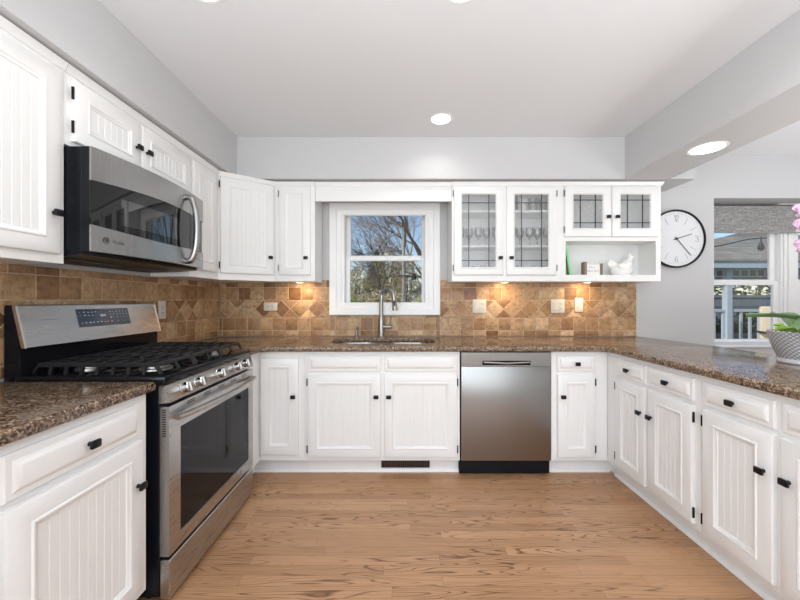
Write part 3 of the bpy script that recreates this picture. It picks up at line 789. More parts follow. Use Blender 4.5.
# three cast-iron grates
gw = (Y1 - Y0 - .05)/3
for i in range(3):
    a = Y0 + .025 + i*gw + .003; b = a + gw - .006; x0, x1 = -1.452, -.945; z0, z1 = .912, .928
    bm = BM()
    def bar(p, q, w=.006, zt_=z1, zb_=z0):
        if p[0] == q[0]: box(bm, p[0] - w, p[0] + w, min(p[1], q[1]), max(p[1], q[1]), zb_, zt_, .0025)
        else: box(bm, min(p[0], q[0]), max(p[0], q[0]), p[1] - w, p[1] + w, zb_, zt_, .0025)
    for y in (a + .006, b - .006): bar((x0 + .02, y), (x1 - .02, y), .0065)
    for x in (x0 + .026, x1 - .026, (x0 + x1)/2): bar((x, a), (x, b), .0065)
    m_ = (a + b)/2
    bar((x0 + .03, m_), (x1 - .03, m_))
    for k in range(7):
        x = x0 + .07 + k*(x1 - x0 - .14)/6
        bar((x, a + .004), (x, a + .085), .0045); bar((x, b - .004), (x, b - .085), .0045)
    # sloping ends and feet
    for y in (a + .006, b - .006, m_):
        for xs, xe in ((x0 + .026, x0 + .004), (x1 - .026, x1 - .004)):
            loft(bm, [[(xs, y - .0075, z0), (xs, y + .0075, z0), (xs, y + .0075, z1), (xs, y - .0075, z1)], [(xe, y - .0095, .8825), (xe, y + .0095, .8825), (xe + math.copysign(.002, xs - xe), y + .0085, .896), (xe + math.copysign(.002, xs - xe), y - .0085, .896)]])
    if True:                                     # comb of legs on the outer sides
        for k in range(7):
            x = x0 + .07 + k*(x1 - x0 - .14)/6
            for y, yo in ((a + .008, a + .001), (b - .008, b - .001)):
                loft(bm, [[(x - .0055, y - .005, z0 + .004), (x + .0055, y - .005, z0 + .004), (x + .0055, y + .005, z0 + .004), (x - .0055, y + .005, z0 + .004)], [(x - .006, yo - .004, .8825), (x + .006, yo - .004, .8825), (x + .006, yo + .004, .8825), (x - .006, yo + .004, .8825)]])
    obj('grate', bm, iron_m, rg, world=True)
# control panel with knobs
bm = BM(); prism(bm, [(-.935, .845), (-.913, .845), (-.894, .780), (-.935, .776)], 'Y', Y0, Y1)
bmesh.ops.transform(bm, matrix=Matrix(), verts=bm.verts)
cpn = obj('control_panel', bm, steel_m, rg, world=True)
nrm = Vector((.065, 0, .019)).normalized()
for y in (1.445, 1.542, 1.72, 1.892, 1.988):
    p = Vector((-.9035, y, .8125)); q = nrm.to_track_quat('Z', 'Y').to_matrix().to_4x4(); M = Matrix.Translation(p) @ q
    bm = lathe(BM(), [(.025, 0), (.026, .004), (.0215, .007), (.0225, .030), (.020, .034), (.004, .035)], seg=26); box(bm, -.004, .004, -.021, .021, .033, .040, .002)
    bm.transform(M); kb_ = obj('knob', bm, chrome_m, cpn, world=True); kb_['label'] = 'round chrome burner knob'
# oven door
XD = -.897
bm = BM(); wy0, wy1, wz0, wz1 = 1.418, 2.048, .245, .665
for a, b, c_, d in holes_wall(Y0 + .002, Y1 - .002, .186, .764, [(wy0, wy1, wz0, wz1)]): box(bm, XF + .002, XD, a, b, c_, d)
bmesh.ops.remove_doubles(bm, verts=bm.verts[:], dist=1e-5)
od = obj('oven_door', bm, steel_m, rg, world=True)
obj('oven_window', bx(XF + .004, XD - .003, wy0 + .0005, wy1 - .0005, wz0 + .0005, wz1 - .0005), blackgl_m, od, world=True)
for i in range(5):
    for j in range(2):
        y = 1.46 + i*.125
        obj('vent_slot', bx(XD - .001, XD + .0008, y, y + .055, .742 + j*.009, .746 + j*.009), black_m, od, world=True)
for i in range(12): obj('vent_slot', bx(XF + .012, XF + .026, Y0 + .0012, Y0 + .0022, .65 + i*.009, .654 + i*.009), black_m, od, world=True)
pts = [(XD + .004, Y0 + .03, .715), (XD + .03, Y0 + .035, .716)] ; 
hp = [(XD + .016 + .036*math.sin(PI*t/14)**.7, Y0 + .025 + (Y1 - Y0 - .05)*t/14, .716) for t in range(15)]
bm = tube(BM(), hp, .017, 12, True, .62)
for y in (Y0 + .045, Y1 - .045): box(bm, XD - .001, XD + .022, y - .012, y + .012, .706, .726, .003)
obj('handle', bm, steel_m, od, world=True)
# drawer
dr = obj('storage_drawer', bx(XF + .002, XD + .002, Y0 + .002, Y1 - .002, .022, .172, .003), steel_m, rg, world=True)
# backguard
bm = BM(); prism(bm, [(-1.535, .846), (-1.470, .846), (-1.470, .985), (-1.495, 1.0), (-1.50, 1.150), (-1.535, 1.150)], 'Y', Y0 + .004, Y1 - .004)
bg = obj('backguard', bm, blackgl_m, rg, world=True)
pA, pB = Vector((-1.450, 0, .992)), Vector((-1.488, 0, 1.152)); nn = Vector((pB.z - pA.z, 0, pA.x - pB.x)).normalized()
def bgloop(y, t0, t1, z0=.991, z1=1.152): return [(pA.x + t1, y, z0), (pB.x + t1, y, z1), (pB.x + t0, y, z1 + .003), (pA.x + t0, y, z0)]
fp = obj('front_panel', loft(BM(), [bgloop(Y0 + .006, -.010, 0), bgloop(Y1 - .006, -.010, 0)]), steel_m, bg, world=True)
obj('panel_back', loft(BM(), [[(-1.53, y, 1.0), (-1.53, y, 1.156), (pB.x - .012, y, 1.156), (pA.x - .012, y, .992)] for y in (Y0 + .002, Y1 - .002)]), blackgl_m, bg, world=True)
for ya, yb in ((Y0 - .002, Y0 + .0058), (Y1 - .0058, Y1 + .002)): obj('edge_trim', loft(BM(), [bgloop(y, -.012, .0015, .989, 1.154) for y in (ya, yb)]), copper_m, fp, world=True)
up = (pB - pA).normalized()
def bgp(y, s, o): p = pA + up*s + nn*o; return (p.x, y, p.z)
def bgbox(bm, y0, y1, s0, s1, o0, o1):
    return loft(bm, [[bgp(y0, s0, o), bgp(y1, s0, o), bgp(y1, s1, o), bgp(y0, s1, o)] for o in (o0, o1)])
dy0, dy1, ds0, ds1 = 1.588, 1.888, .060, .145
dsp = obj('display', bgbox(BM(), dy0, dy1, ds0, ds1, 0, .0022), display_m, fp, world=True)
bm = BM(); rm = random.Random(3)
for j, s in enumerate((.128, .113, .098, .078)):
    for i in range(14):
        y = dy0 + .014 + i*.0205
        if 5 <= i <= 7 and j < 3: continue
        if i > 8 and j == 3 and i % 2: continue
        if j == 2 and i < 5: continue
        ww = rm.choice((.004, .007, .010)) if i < 9 else .004
        bgbox(bm, y, y + ww, s, s + rm.choice((.0022, .004)), .0022, .0026)
for y in (1.712, 1.722, 1.734): bgbox(bm, y, y + .006, .106, .118, .0022, .0026)
obj('display_marking', bm, marks_m, dsp, world=True)
bm = BM()
for y in (1.742, 1.766): bgbox(bm, y, y + .010, .078, .083, .0022, .0027)
obj('display_light', bm, ledred_m, dsp, world=True)
Mt = Matrix.Translation(bgp(1.755, .028, .001)) @ Matrix((( 0, up.x, nn.x, 0), (1, 0, 0, 0), (0, up.z, nn.z, 0), (0, 0, 0, 1)))
bm = text_bm('Profile', .017, Matrix.Translation((.012, 0, 0)), .0003)
loft(bm, [[(-.032 + .007*math.cos(2*PI*i/20), .007*math.sin(2*PI*i/20), z) for i in range(20)] for z in (-.0003, .0003)])
bm.transform(Mt); obj('emblem', bm, mat('faint_mark', (.42, .42, .42), .4, .6), fp, world=True)

# ------------------------------------------------------------------ microwave
MZ0, MZ1 = 1.365, 1.770
MX = -1.202
mw = thing('microwave', (-1.35, 1.729, MZ0 - .02), 'stainless over-the-range microwave hanging under the short wall cabinet', 'microwave')
my0, my1 = 1.350, 2.108
obj('body', bx(-1.535, MX - .034, my0, my1, MZ0, MZ1, .002), blackside_m, mw, world=True)
bm = BM(); prism(bm, [(-1.53, MZ0 - .0005), (MX - .03, MZ0 - .0005), (MX - .035, MZ0 - .012), (-1.34, MZ0 - .022), (-1.53, MZ0 - .026)], 'Y', my0 + .004, my1 - .004)
bo = obj('vent_base', bm, blackside_m, mw, world=True)
for i in range(2):
    ya = my0 + .06 + i*.34; bm = BM(); box(bm, -1.50, -1.34, ya, ya + .26, MZ0 - .0265, MZ0 - .0245)
    for j in range(9): box(bm, -1.50, -1.34, ya + j*.0316, ya + j*.0316 + .004, MZ0 - .030, MZ0 - .026)
    obj('filter_grille', bm, grey_m, bo, world=True)
bm = BM()
for z in (1.43, 1.70, 1.56):
    obj('screw_cap', lathe(BM(), [(.011, my0 - .0012), (.011, my0 + .001)], (-1.27, 0, z), 14, axis='Y'), black_m, mw, world=True)

def bow(y): t = (y - my0)/(my1 - my0); return MX + .040*(1 - (2*t - 1)**2)
def curved(bm, y0, y1, z0, z1, o0, o1, n=16, e0=0, e1=0, arc=.016):
    L = []
    for i in range(n + 1):
        y = y0 + (y1 - y0)*i/n; x = bow(y); b_ = arc*math.sin(PI*(y - my0)/(my1 - my0)); p0, p1 = z0 - b_*e0, z1 + b_*e1
        L.append([(x + o0, y, p0), (x + o1, y, p0), (x + o1, y, p1), (x + o0, y, p1)])
    return loft(bm, L)
wz0, wz1 = 1.468, 1.640
dyE = 1.932
bm = BM(); curved(bm, my0, my1, MZ0, MZ1, -.034, -.004)
cc = obj('front_panel', bm, blackside_m, mw, world=True)
bm = BM(); curved(bm, my0, dyE, wz1, MZ1, -.004, .004, e0=-1); curved(bm, my0, dyE, MZ0, wz0, -.004, .004, e1=-1)
dd = obj('door', bm, steelm_m, mw, world=True)
gm = mat('microwave_glass', (.008, .008, .009), .03, spec=.5)
obj('door_glass', curved(BM(), my0, dyE, wz0, wz1, -.004, .001, e0=1, e1=1), gm, dd, world=True)
obj('window_frame', ring(BM(), 0, 1, 0, 1, [(0, 0), (0, 0)]) if False else curved(BM(), 1.47, 1.82, wz0 + .022, wz1 - .040, .001, .0016), mat('microwave_screen', (.02, .02, .021), .02, coat=.6, spec=.8), dd, world=True)
bm = BM(); curved(bm, dyE + .002, my1, wz1, MZ1, -.004, .004, 6, e0=-1); curved(bm, dyE + .002, my1, MZ0, wz0 - .012, -.004, .004, 6)
kp = obj('control_panel', bm, steelm_m, mw, world=True)
obj('key_pad', curved(BM(), dyE + .002, my1 - .012, wz0 - .012, wz1, -.004, .001, 6, e1=1), gm, kp, world=True)
bm = BM()
for r in range(7):
    for q_ in range(3):
        y = dyE + .045 + q_*.036; z = wz0 + .0 + r*.022; curved(bm, y, y + .018, z, z + .006, .0012, .0018, 2)
obj('key', bm, ink_m, kp, world=True)
bm = BM()
for q_ in range(4):
    y = dyE + .03 + q_*.034; lathe(bm, [(.006, bow(y) + .003), (.006, bow(y) + .007)], (0, y, 1.415), 12, axis='X')
obj('button', bm, chrome_m, kp, world=True)
hy = 1.900; hx = bow(hy)
hpts = [(hx + .002, hy, 1.735), (hx + .030, hy, 1.722), (hx + .050, hy, 1.66), (hx + .057, hy, 1.56), (hx + .050, hy, 1.46), (hx + .030, hy, 1.398), (hx + .002, hy, 1.385)]
obj('handle', tube(BM(), bez(hpts, 6), .0155, 16), nickel_m, dd, world=True)
ly = my0 + .055
def bowM(y, z, o):
    t = Vector((bow(y + .001) - bow(y - .001), .002, 0)).normalized(); n_ = Vector((t.y, -t.x, 0))
    return Matrix(((t.x, 0, n_.x, bow(y) + n_.x*o), (t.y, 0, n_.y, y + n_.y*o), (0, 1, 0, z), (0, 0, 0, 1)))
Mt = bowM(ly, 1.415, .0046)
rb = BM(); n = 24
for r0, r1 in ((.0125, .010),):
    loft(rb, [[(r*math.cos(2*PI*i/n), r*math.sin(2*PI*i/n), z) for i in range(n)] for r, z in ((r0, -.0004), (r0, .0006), (r1, .0006), (r1, -.0004))], False, False)
tube(rb, bez([(-.006, .004, 0), (-.002, .006, 0), (.0, -.004, 0), (.004, .004, 0), (.006, -.004, 0)], 4), .0014, 6)
rb.transform(Mt); em = obj('emblem', rb, inkdk_m, dd, world=True)
Mt2 = bowM(ly + .052, 1.413, .0048)
obj('lettering', text_bm('Profile', .020, Mt2, .0008), mat('dark_letter', (.12, .12, .12), .5), em, world=True)

# ------------------------------------------------------------------ outlets and switches
def outlet(loc, rz, w, h, label, kinds, cat='outlet', vertical=False):
    r = thing('switch_plate' if 'switch' in label else 'outlet', loc, label, cat, rz=rz)
    obj('cover_plate', bx(-w/2, w/2, -.006, 0, -h/2, h/2, .003, 2), plate_m, r)
    for (x, k) in kinds:
        bm = BM()
        if k == 's': obj('rocker', box(bm, x - .017, x + .017, -.011, -.006, -.033, .033, .002), plate_m, r)
        elif k == 'o':
            f = obj('receptacle', box(bm, x - .017, x + .017, -.0085, -.006, -.033, .033, .002), plate_m, r); s = BM()
            for z in (-.019, .019):
                for dx_ in (-.006, .006): box(s, x + dx_ - .0013, x + dx_ + .0013, -.0092, -.0084, z - .004, z + .006)
                lathe(s, [(.0026, -.0092), (.0026, -.0084)], (x, 0, z - .010), 8, axis='Y')
            obj('slot', s, slot_m, f)
        elif k == 'h':
            f = obj('receptacle', box(bm, x - .033, x + .033, -.0085, -.006, -.017, .017, .002), plate_m, r); s = BM()
            for z in (-.019, .019):
                for dx_ in (-.006, .006): box(s, x + z - .004, x + z + .006, -.0092, -.0084, dx_ - .0013, dx_ + .0013)
                lathe(s, [(.0026, -.0092), (.0026, -.0084)], (x + z - .010, 0, 0), 8, axis='Y')
            obj('slot', s, slot_m, f)
    return r
yo = YB - .0086
outlet((-1.110, yo, 1.120), 0, .115, .07, 'beige outlet mounted sideways on the backsplash left of the window', [(0, 'h')])
outlet((.653, yo, 1.124), 0, .115, .115, 'beige double switch plate with outlet on the backsplash just right of the window', [(-.024, 's'), (.026, 'o')], 'switch')
outlet((1.315, yo, 1.124), 0, .115, .115, 'beige double switch plate with outlet beside the single outlet, right part of backsplash', [(-.024, 's'), (.026, 'o')], 'switch')
r = outlet((1.492, yo, 1.135), 0, .07, .118, 'upright single beige outlet, the rightmost on the tiled backsplash', [(0, 'o')])
outlet((XL + .0086, 2.245, 1.112), PI/2, .07, .115, 'small beige outlet on the left wall backsplash just past the range', [(0, 'o')])

# ------------------------------------------------------------------ lamps
def downlight(x, y, z, label, r=.064, e=.55):
    t = thing('recessed_light', (x, y, z), label, 'ceiling light', 'recessed ceiling lights')
    obj('trim_ring', lathe(BM(), [(r, z - .002), (r + .012, z - .0035), (r + .016, z - .0005)], (x, y, 0), 36, False, False), trim_m, t, world=True)
    obj('lens', lathe(BM(), [(r, z - .0005), (r, z - .002)], (x, y, 0), 36), lamp_m, t, world=True)
    area('downlight', (x, y, z - .01), (0, 0, -1), r*1.8, r*1.8, e, (1, .97, .93), 'DISK', 2.3)
    return t
downlight(.266, 2.384, ZC, 'round recessed light in the main ceiling near the window wall')
downlight(-.79, 1.378, ZC, 'round recessed light at the top left edge of the photo')
downlight(.237, 1.378, ZC, 'round recessed light at the top centre edge of the photo')
downlight(1.30, 1.33, ZC, 'round recessed light just outside the top right of the photo')
downlight(1.848, 2.12, ZS + .0005, 'round recessed light in the underside of the lowered beam', .085)
def puck(x, y, label):
    t = thing('puck_light', (x, y, UB), label, 'cabinet light', 'under-cabinet lights')
    obj('housing', lathe(BM(), [(.034, UB - .0004), (.034, UB - .003), (.028, UB - .004)], (x, y, 0), 24), trim_m, t, world=True)
    obj('lens', lathe(BM(), [(.026, UB - .0041), (.025, UB - .0046)], (x, y, 0), 24), puck_m, t, world=True)
    area('puck', (x, y, UB - .008), (0, .35, -1), .06, .06, .75, (1, .72, .42), 'DISK', 2.8)
puck(-.83, 2.83, 'warm puck light under the narrow wall cabinet left of the window')
puck(.83, 2.83, 'warm puck light under the tall glass cabinet')
puck(1.50, 2.83, 'warm puck light under the open cubby')

# ------------------------------------------------------------------ wall clock
kx, kz, kr = 2.302, 1.690, .244
ck = thing('wall_clock', (kx, YB - .02, kz - kr), 'round wall clock with thin black rim and pale face beside the cubby', 'clock')
bm = BM(); loft(bm, [[(kx + r*math.cos(2*PI*i/72), y, kz + r*math.sin(2*PI*i/72)) for i in range(72)] for r, y in ((kr - .004, YB - .0005), (kr, YB - .01), (kr, YB - .038), (kr - .004, YB - .042), (kr - .012, YB - .042), (kr - .015, YB - .03))], False, False)
obj('rim', bm, black_m, ck, world=True)
fyk = YB - .028
obj('face', lathe(BM(), [(kr - .013, YB - .001), (kr - .013, fyk)], (kx, 0, kz), 72, axis='Y'), clockface_m, ck, world=True)
bm = BM()
for i in range(60):
    a = 2*PI*i/60; d = Vector((math.sin(a), math.cos(a))); n_ = Vector((d.y, -d.x))
    if i % 5 == 0 and i not in (0, 15, 30, 45): r0, r1, w_ = .135, .195, .0014
    elif i % 5: r0, r1, w_ = .207, .213, .0010
    else: continue
    loft(bm, [[(kx + d.x*r + n_.x*s*w_, y, kz + d.y*r + n_.y*s*w_) for r, s in ((r0, -1), (r0, 1), (r1, 1), (r1, -1))] for y in (fyk - .0002, fyk - .001)])
obj('minute_mark', bm, ink_m, ck, world=True)
NUM = {'12': [[(-.016, .016), (-.008, .025), (-.008, -.025)], [(.0, .012), (.004, .022), (.012, .025), (.019, .018), (.017, .006), (.0, -.025), (.020, -.025)]],
       '3': [[(-.011, .018), (-.003, .025), (.007, .024), (.011, .015), (.007, .004), (-.002, .002)], [(-.002, .002), (.009, -.001), (.013, -.012), (.008, -.023), (-.003, -.025), (-.012, -.017)]],
       '6': [[(.008, .025), (-.004, .014), (-.011, -.004), (-.010, -.016), (0, -.025), (.010, -.018), (.011, -.008), (.004, .001), (-.008, -.002)]],
       '9': [[(-.008, -.025), (.004, -.014), (.011, .004), (.010, .016), (0, .025), (-.010, .018), (-.011, .008), (-.004, -.001), (.008, .002)]]}
for s, p in (('12', (0, .172)), ('3', (.172, 0)), ('6', (0, -.172)), ('9', (-.172, 0))):
    for st_ in NUM[s]:
        obj('numeral', tube(BM(), bez([(kx + p[0] + a, fyk - .0012, kz + p[1] + b) for a, b in st_], 4), .0017, 6), ink_m, ck, world=True)
def hand(name, deg, L, tail, w_, off):
    a = math.radians(deg); d = Vector((math.sin(a), math.cos(a))); n_ = Vector((d.y, -d.x))
    obj(name, loft(BM(), [[(kx + d.x*r + n_.x*s*w_, y, kz + d.y*r + n_.y*s*w_) for r, s in ((-tail, -1), (-tail, 1), (L, .7), (L, -.7))] for y in (fyk - off, fyk - off - .0015)]), inkdk_m, ck, world=True)
hand('hour_hand', 73, .135, .025, .0035, .004); hand('minute_hand', 140, .185, .02, .003, .007)
obj('hub', lathe(BM(), [(.008, fyk - .011), (.008, fyk - .001)], (kx, 0, kz), 16, axis='Y'), inkdk_m, ck, world=True)

# ------------------------------------------------------------------ cubby contents
zc = UB + .0502
bk = thing('book', (1.322, 2.84, zc), 'slim green book leaning against the left side of the cubby', 'book')
bm = BM(); box(bm, -.008, .008, -.10, .09, 0, .245, .002); bm.transform(Matrix.Translation((.0, 0, .0015)) @ Matrix.Rotation(-.165, 4, 'Y'))
bo = obj('cover', bm, green_m, bk)
bk = thing('book', (1.292, 2.84, zc), 'slim red book standing in the cubby behind the green book', 'book')
bm = BM(); box(bm, -.005, .005, -.09, .085, 0, .205, .002); bm.transform(Matrix.Translation((0, 0, .001)) @ Matrix.Rotation(-.09, 4, 'Y'))
obj('cover', bm, red_m, bk)
sg = thing('tabletop_sign', (1.520, 2.79, zc), 'small white sign with script lettering between wooden blocks in the cubby', 'sign')
obj('board', bx(-.055, .058, -.004, .004, 0, .090, .001), paper_m, sg)
obj('wood_block', bx(-.078, -.056, -.022, .03, 0, .108, .002), wood_m, sg); obj('wood_block', bx(.059, .072, -.018, .02, 0, .096, .002), wood_m, sg)
bm = BM()
for x0, x1, z, k in ((-.030, .018, .064, 4), (-.043, .000, .036, 5), (.010, .046, .036, 4)):
    pts = []
    for i in range(k*6 + 1):
        t = i/(k*6); pts.append((x0 + (x1 - x0)*t + .004*math.sin(2*PI*k*t), -.0045, z + (.008 if i else .012)*math.sin(2*PI*k*t + 1.3)*(.6 + .4*math.cos(5*t))))
    tube(bm, pts, .0011, 5)
obj('lettering', bm, ink_m, sg)
# white hen dish
hn = thing('hen_dish', (1.765, 2.82, zc), 'white ceramic hen-on-nest dish beside the small sign in the cubby', 'dish')
obj('nest', lathe(BM(), [(.055, 0), (.062, .004), (.078, .03), (.086, .052), (.084, .055), (.07, .055)], seg=36, sx=1.08, sy=.8), white_m, hn)
def ellip(bm, c, r, rot=0):
    M = Matrix.Translation(c) @ Matrix.Rotation(rot, 4, 'Y') @ Matrix.Diagonal((*r, 1)); bmesh.ops.create_uvsphere(bm, u_segments=20, v_segments=12, radius=1, matrix=M)
bm = BM()
ellip(bm, (0, 0, .062), (.088, .062, .036)); ellip(bm, (.045, 0, .085), (.042, .042, .045), -.3); ellip(bm, (.066, 0, .118), (.022, .022, .045), .25); ellip(bm, (.078, 0, .148), (.022, .017, .019))
ellip(bm, (-.072, 0, .088), (.032, .012, .045), -.75); ellip(bm, (-.05, 0, .075), (.045, .03, .034), .3)
ellip(bm, (.074, 0, .170), (.016, .005, .010)); ellip(bm, (.086, 0, .166), (.009, .004, .008)); ellip(bm, (.101, 0, .146), (.012, .005, .005), .35); ellip(bm, (.094, 0, .132), (.007, .005, .011))
for s in (-1, 1): ellip(bm, (-.005, s*.055, .072), (.05, .012, .024), .15)
ho = obj('hen_lid', bm, white_m, hn)
rm_ = ho.modifiers.new('remesh', 'REMESH'); rm_.mode = 'VOXEL'; rm_.voxel_size = .0035; rm_.use_smooth_shade = True
sm = ho.modifiers.new('smooth', 'SMOOTH'); sm.iterations = 4; sm.factor = .5

# ------------------------------------------------------------------ glassware behind the leaded doors
def goblet():
    return lathe(BM(), [(.030, 0), (.030, .002), (.006, .006), (.0045, .05), (.010, .062), (.027, .082), (.033, .11), (.030, .150), (.0285, .150), (.031, .11), (.025, .086), (.004, .068)], seg=20, cap1=True)
def tumbler():
    return lathe(BM(), [(.026, 0), (.030, .004), (.035, .11), (.0335, .11), (.0285, .010), (.004, .008)], seg=20)
gp, tp = None, None
def glassware(kind, x, y, z, label, group, first={}):
    if kind not in first:
        o = obj('wine_glass' if kind == 'g' else 'tumbler', goblet() if kind == 'g' else tumbler(), ware_m); first[kind] = o
    else: o = first[kind].copy(); COL.objects.link(o)
    o.location = (x, y, z); return tag(o, label, 'glass', group)
zs1, zs2, zs0 = 1.586 + .0183, 1.858 + .0183, UB + .0183
for nm, xs in (('left', (.47, .54, .61, .68, .75)), ('right', (.88, .95, 1.02, 1.09, 1.16))):
    for i, x in enumerate(xs):
        glassware('g', x, 2.80 + .02*(i % 2), zs1, 'clear stemmed glass on the middle shelf behind the %s leaded door' % nm, 'stemmed glasses behind the %s leaded door' % nm)
    for i, x in enumerate(xs[1:]):
        glassware('t', x, 2.80 + .02*(i % 2), zs0, 'clear tumbler on the bottom shelf behind the %s leaded door' % nm, 'tumblers behind the %s leaded door' % nm)
for x in (1.05, 1.13): glassware('t', x, 2.81, zs2, 'clear tumbler on the top shelf behind the right leaded door', 'tumblers on the top shelf')
tag(obj('bowl', lathe(BM(), [(.025, 0), (.028, .004), (.045, .05), (.046, .105), (.043, .105), (.04, .05), (.004, .01)], (.50, 2.80, zs0), 24), blue_m), 'blue glazed cup on the bottom shelf behind the left leaded door', 'cup')
bxx = thing('box', (.885, 2.81, zs2), 'small black box with red edge on the top shelf behind the right leaded door', 'box')
obj('carton', bx(-.018, .03, -.05, .05, 0, .125, .002), black_m, bxx); obj('label_band', bx(-.019, .0, -.051, .051, .012, .115), red_m, bxx)
tag(obj('mug', lathe(BM(), [(.03, 0), (.036, .004), (.038, .10), (.035, .10), (.033, .012), (.004, .010)], (.965, 2.81, zs2), 24), white_m), 'white mug beside the small box on the top shelf behind leaded glass', 'mug')

# ------------------------------------------------------------------ orchid
ox, oy, oz = 1.965, 1.675, .8705
orc = thing('potted_orchid', (ox, oy, oz), 'pink orchid with broad leaves in a white quilted ceramic pot on the peninsula', 'plant')
obj('pot', lathe(BM(), [(.115, 0), (.120, .006), (.118, .018), (.116, .022), (.138, .08), (.152, .13), (.154, .152), (.150, .156), (.144, .152), (.140, .135), (.004, .130)], seg=64), pot_m, orc)
bm = BM(); rr = random.Random(5)
for i in range(60):
    a, r = rr.uniform(0, 2*PI), .13*math.sqrt(rr.random()); bmesh.ops.create_icosphere(bm, subdivisions=1, radius=rr.uniform(.012, .022), matrix=Matrix.Translation((r*math.cos(a), r*math.sin(a), .136)))
obj('moss', bm, mottled('dry_moss', [(.20, .15, .08), (.36, .30, .18)], 30), orc)
bm = BM()
for i in range(26):
    a = rr.uniform(2.2, 4.4); r = rr.uniform(.05, .125)
    c_ = Vector((r*math.cos(a), r*math.sin(a), .165 + rr.uniform(-.012, .02))); M = Matrix.Translation(c_) @ Matrix.Rotation(rr.uniform(0, 6), 4, 'Z') @ Matrix.Rotation(rr.uniform(-.6, .6), 4, 'X') @ Matrix.Diagonal((1.5, .9, .6, 1))
    bmesh.ops.create_icosphere(bm, subdivisions=2, radius=.014, matrix=M)
suc = obj('succulent', bm, moss_m, orc); suc['label'] = 'bright green plump foliage at the pot rim'
def leaf(pts, w, th=.0035, crease=.012):
    """broad strap leaf: midrib along pts, width profile w"""
    P = bez(pts, 6); n = len(P); L = []
    for i, p in enumerate(P):
        t = i/(n - 1); d = (P[min(i + 1, n - 1)] - P[max(i - 1, 0)]).normalized(); s = d.cross(Vector((0, 0, 1)));
        s = s.normalized() if s.length > 1e-3 else Vector((0, 1, 0)); u = s.cross(d).normalized()
        ww = w*max(.04, math.sin(PI*min(1, .12 + .86*t))**.6)
        row = [p + s*ww*k + u*(crease*abs(k)*1.2) for k in (-1, -.6, -.25, 0, .25, .6, 1)]
        row2 = [q_ - u*th for q_ in row[::-1]]
        L.append(row + row2)
    return loft(BM(), L)
leaves = [([(-.02, -.03, .14), (-.10, -.06, .205), (-.22, -.05, .228), (-.345, -.03, .228)], .036),
          ([(-.01, -.05, .14), (-.06, -.09, .215), (.0, -.14, .255), (.08, -.18, .215)], .055),
          ([(-.0, -.05, .14), (-.06, -.10, .212), (-.14, -.13, .212), (-.225, -.14, .172)], .062),
          ([(.0, -.06, .14), (-.04, -.13, .20), (-.045, -.185, .165), (-.04, -.205, .09)], .042),
          ([(.03, .03, .14), (.12, .06, .23), (.22, .08, .23), (.29, .10, .18)], .05),
          ([(.0, .05, .14), (.02, .13, .22), (.03, .22, .22)], .045),
          ([(.03, -.03, .14), (.10, -.06, .22), (.17, -.12, .22), (.22, -.18, .16)], .05)]
for p, w_ in leaves: obj('leaf', leaf(p, w_), leaf_m, orc)
stp = bez([(.03, .0, .13), (.07, -.01, .30), (.08, -.02, .50), (.06, -.04, .66), (.0, -.05, .76), (-.06, -.06, .755)], 8)
st_ = obj('flower_stem', tube(BM(), stp, [.0045]*(len(stp) - 8) + [.003]*8, 8), stem_m, orc)
obj('support_stake', tube(BM(), [(.045, .01, .13), (.05, .0, .62)], .003, 8), dkwood_m, orc)
def flower(c_, face, size, parent):
    q = Vector(face).normalized().to_track_quat('Z', 'Y').to_matrix().to_4x4(); M = Matrix.Translation(c_) @ q
    bm = BM()
    for a, L_, w_ in ((90, 1, .52), (210, .95, .45), (330, .95, .45), (15, 1.05, .85), (165, 1.05, .85)):
        rows = []
        for i in range(7):
            t = i/6; ww = w_*size*.5*math.sin(PI*(.08 + .86*t))**.7; r = size*L_*(.06 + .94*t); zz = .15*size*math.sin(PI*t) - .18*size*t*t
            rows.append([(r, k*ww, zz - .06*size*k*k) for k in (-1, -.5, 0, .5, 1)] + [(r, k*ww, zz - .06*size*k*k - .0012) for k in (1, .5, 0, -.5, -1)])
        b2 = loft(BM(), rows); b2.transform(Matrix.Rotation(math.radians(a), 4, 'Z')); me = bpy.data.meshes.new('t'); b2.to_mesh(me); b2.free(); bm.from_mesh(me); bpy.data.meshes.remove(me)
    bm.transform(M); f = obj('flower', bm, petal_m, parent)
    bm = BM(); ellip(bm, (0, -.12*size, .12*size), (.16*size, .22*size, .12*size)); ellip(bm, (0, .05*size, .14*size), (.09*size, .09*size, .10*size)); bm.transform(M)
    l_ = obj('flower_lip', bm, lip_m, f); l_['label'] = 'dark crimson centre of the flower'
fl = [((-.088, -.07, .725), (-.5, -1, .1)), ((-.098, -.08, .650), (-.6, -1, -.1)), ((-.085, -.07, .56), (-.8, -.9, 0)), ((.0, -.09, .745), (.3, -1, .2)), ((-.005, -.085, .675), (.2, -1, 0)), ((.01, -.08, .585), (.3, -1, -.1)), ((.05, -.05, .63), (.7, -.8, 0))]
for p, f_ in fl: flower(p, f_, .056, st_)
bm = BM()
for p, f_ in fl: tube(bm, [min(stp, key=lambda s: (s - Vector(p)).length), Vector(p) - Vector(f_).normalized()*.004], .0018, 6)
obj('flower_stalk', bm, stem_m, st_)

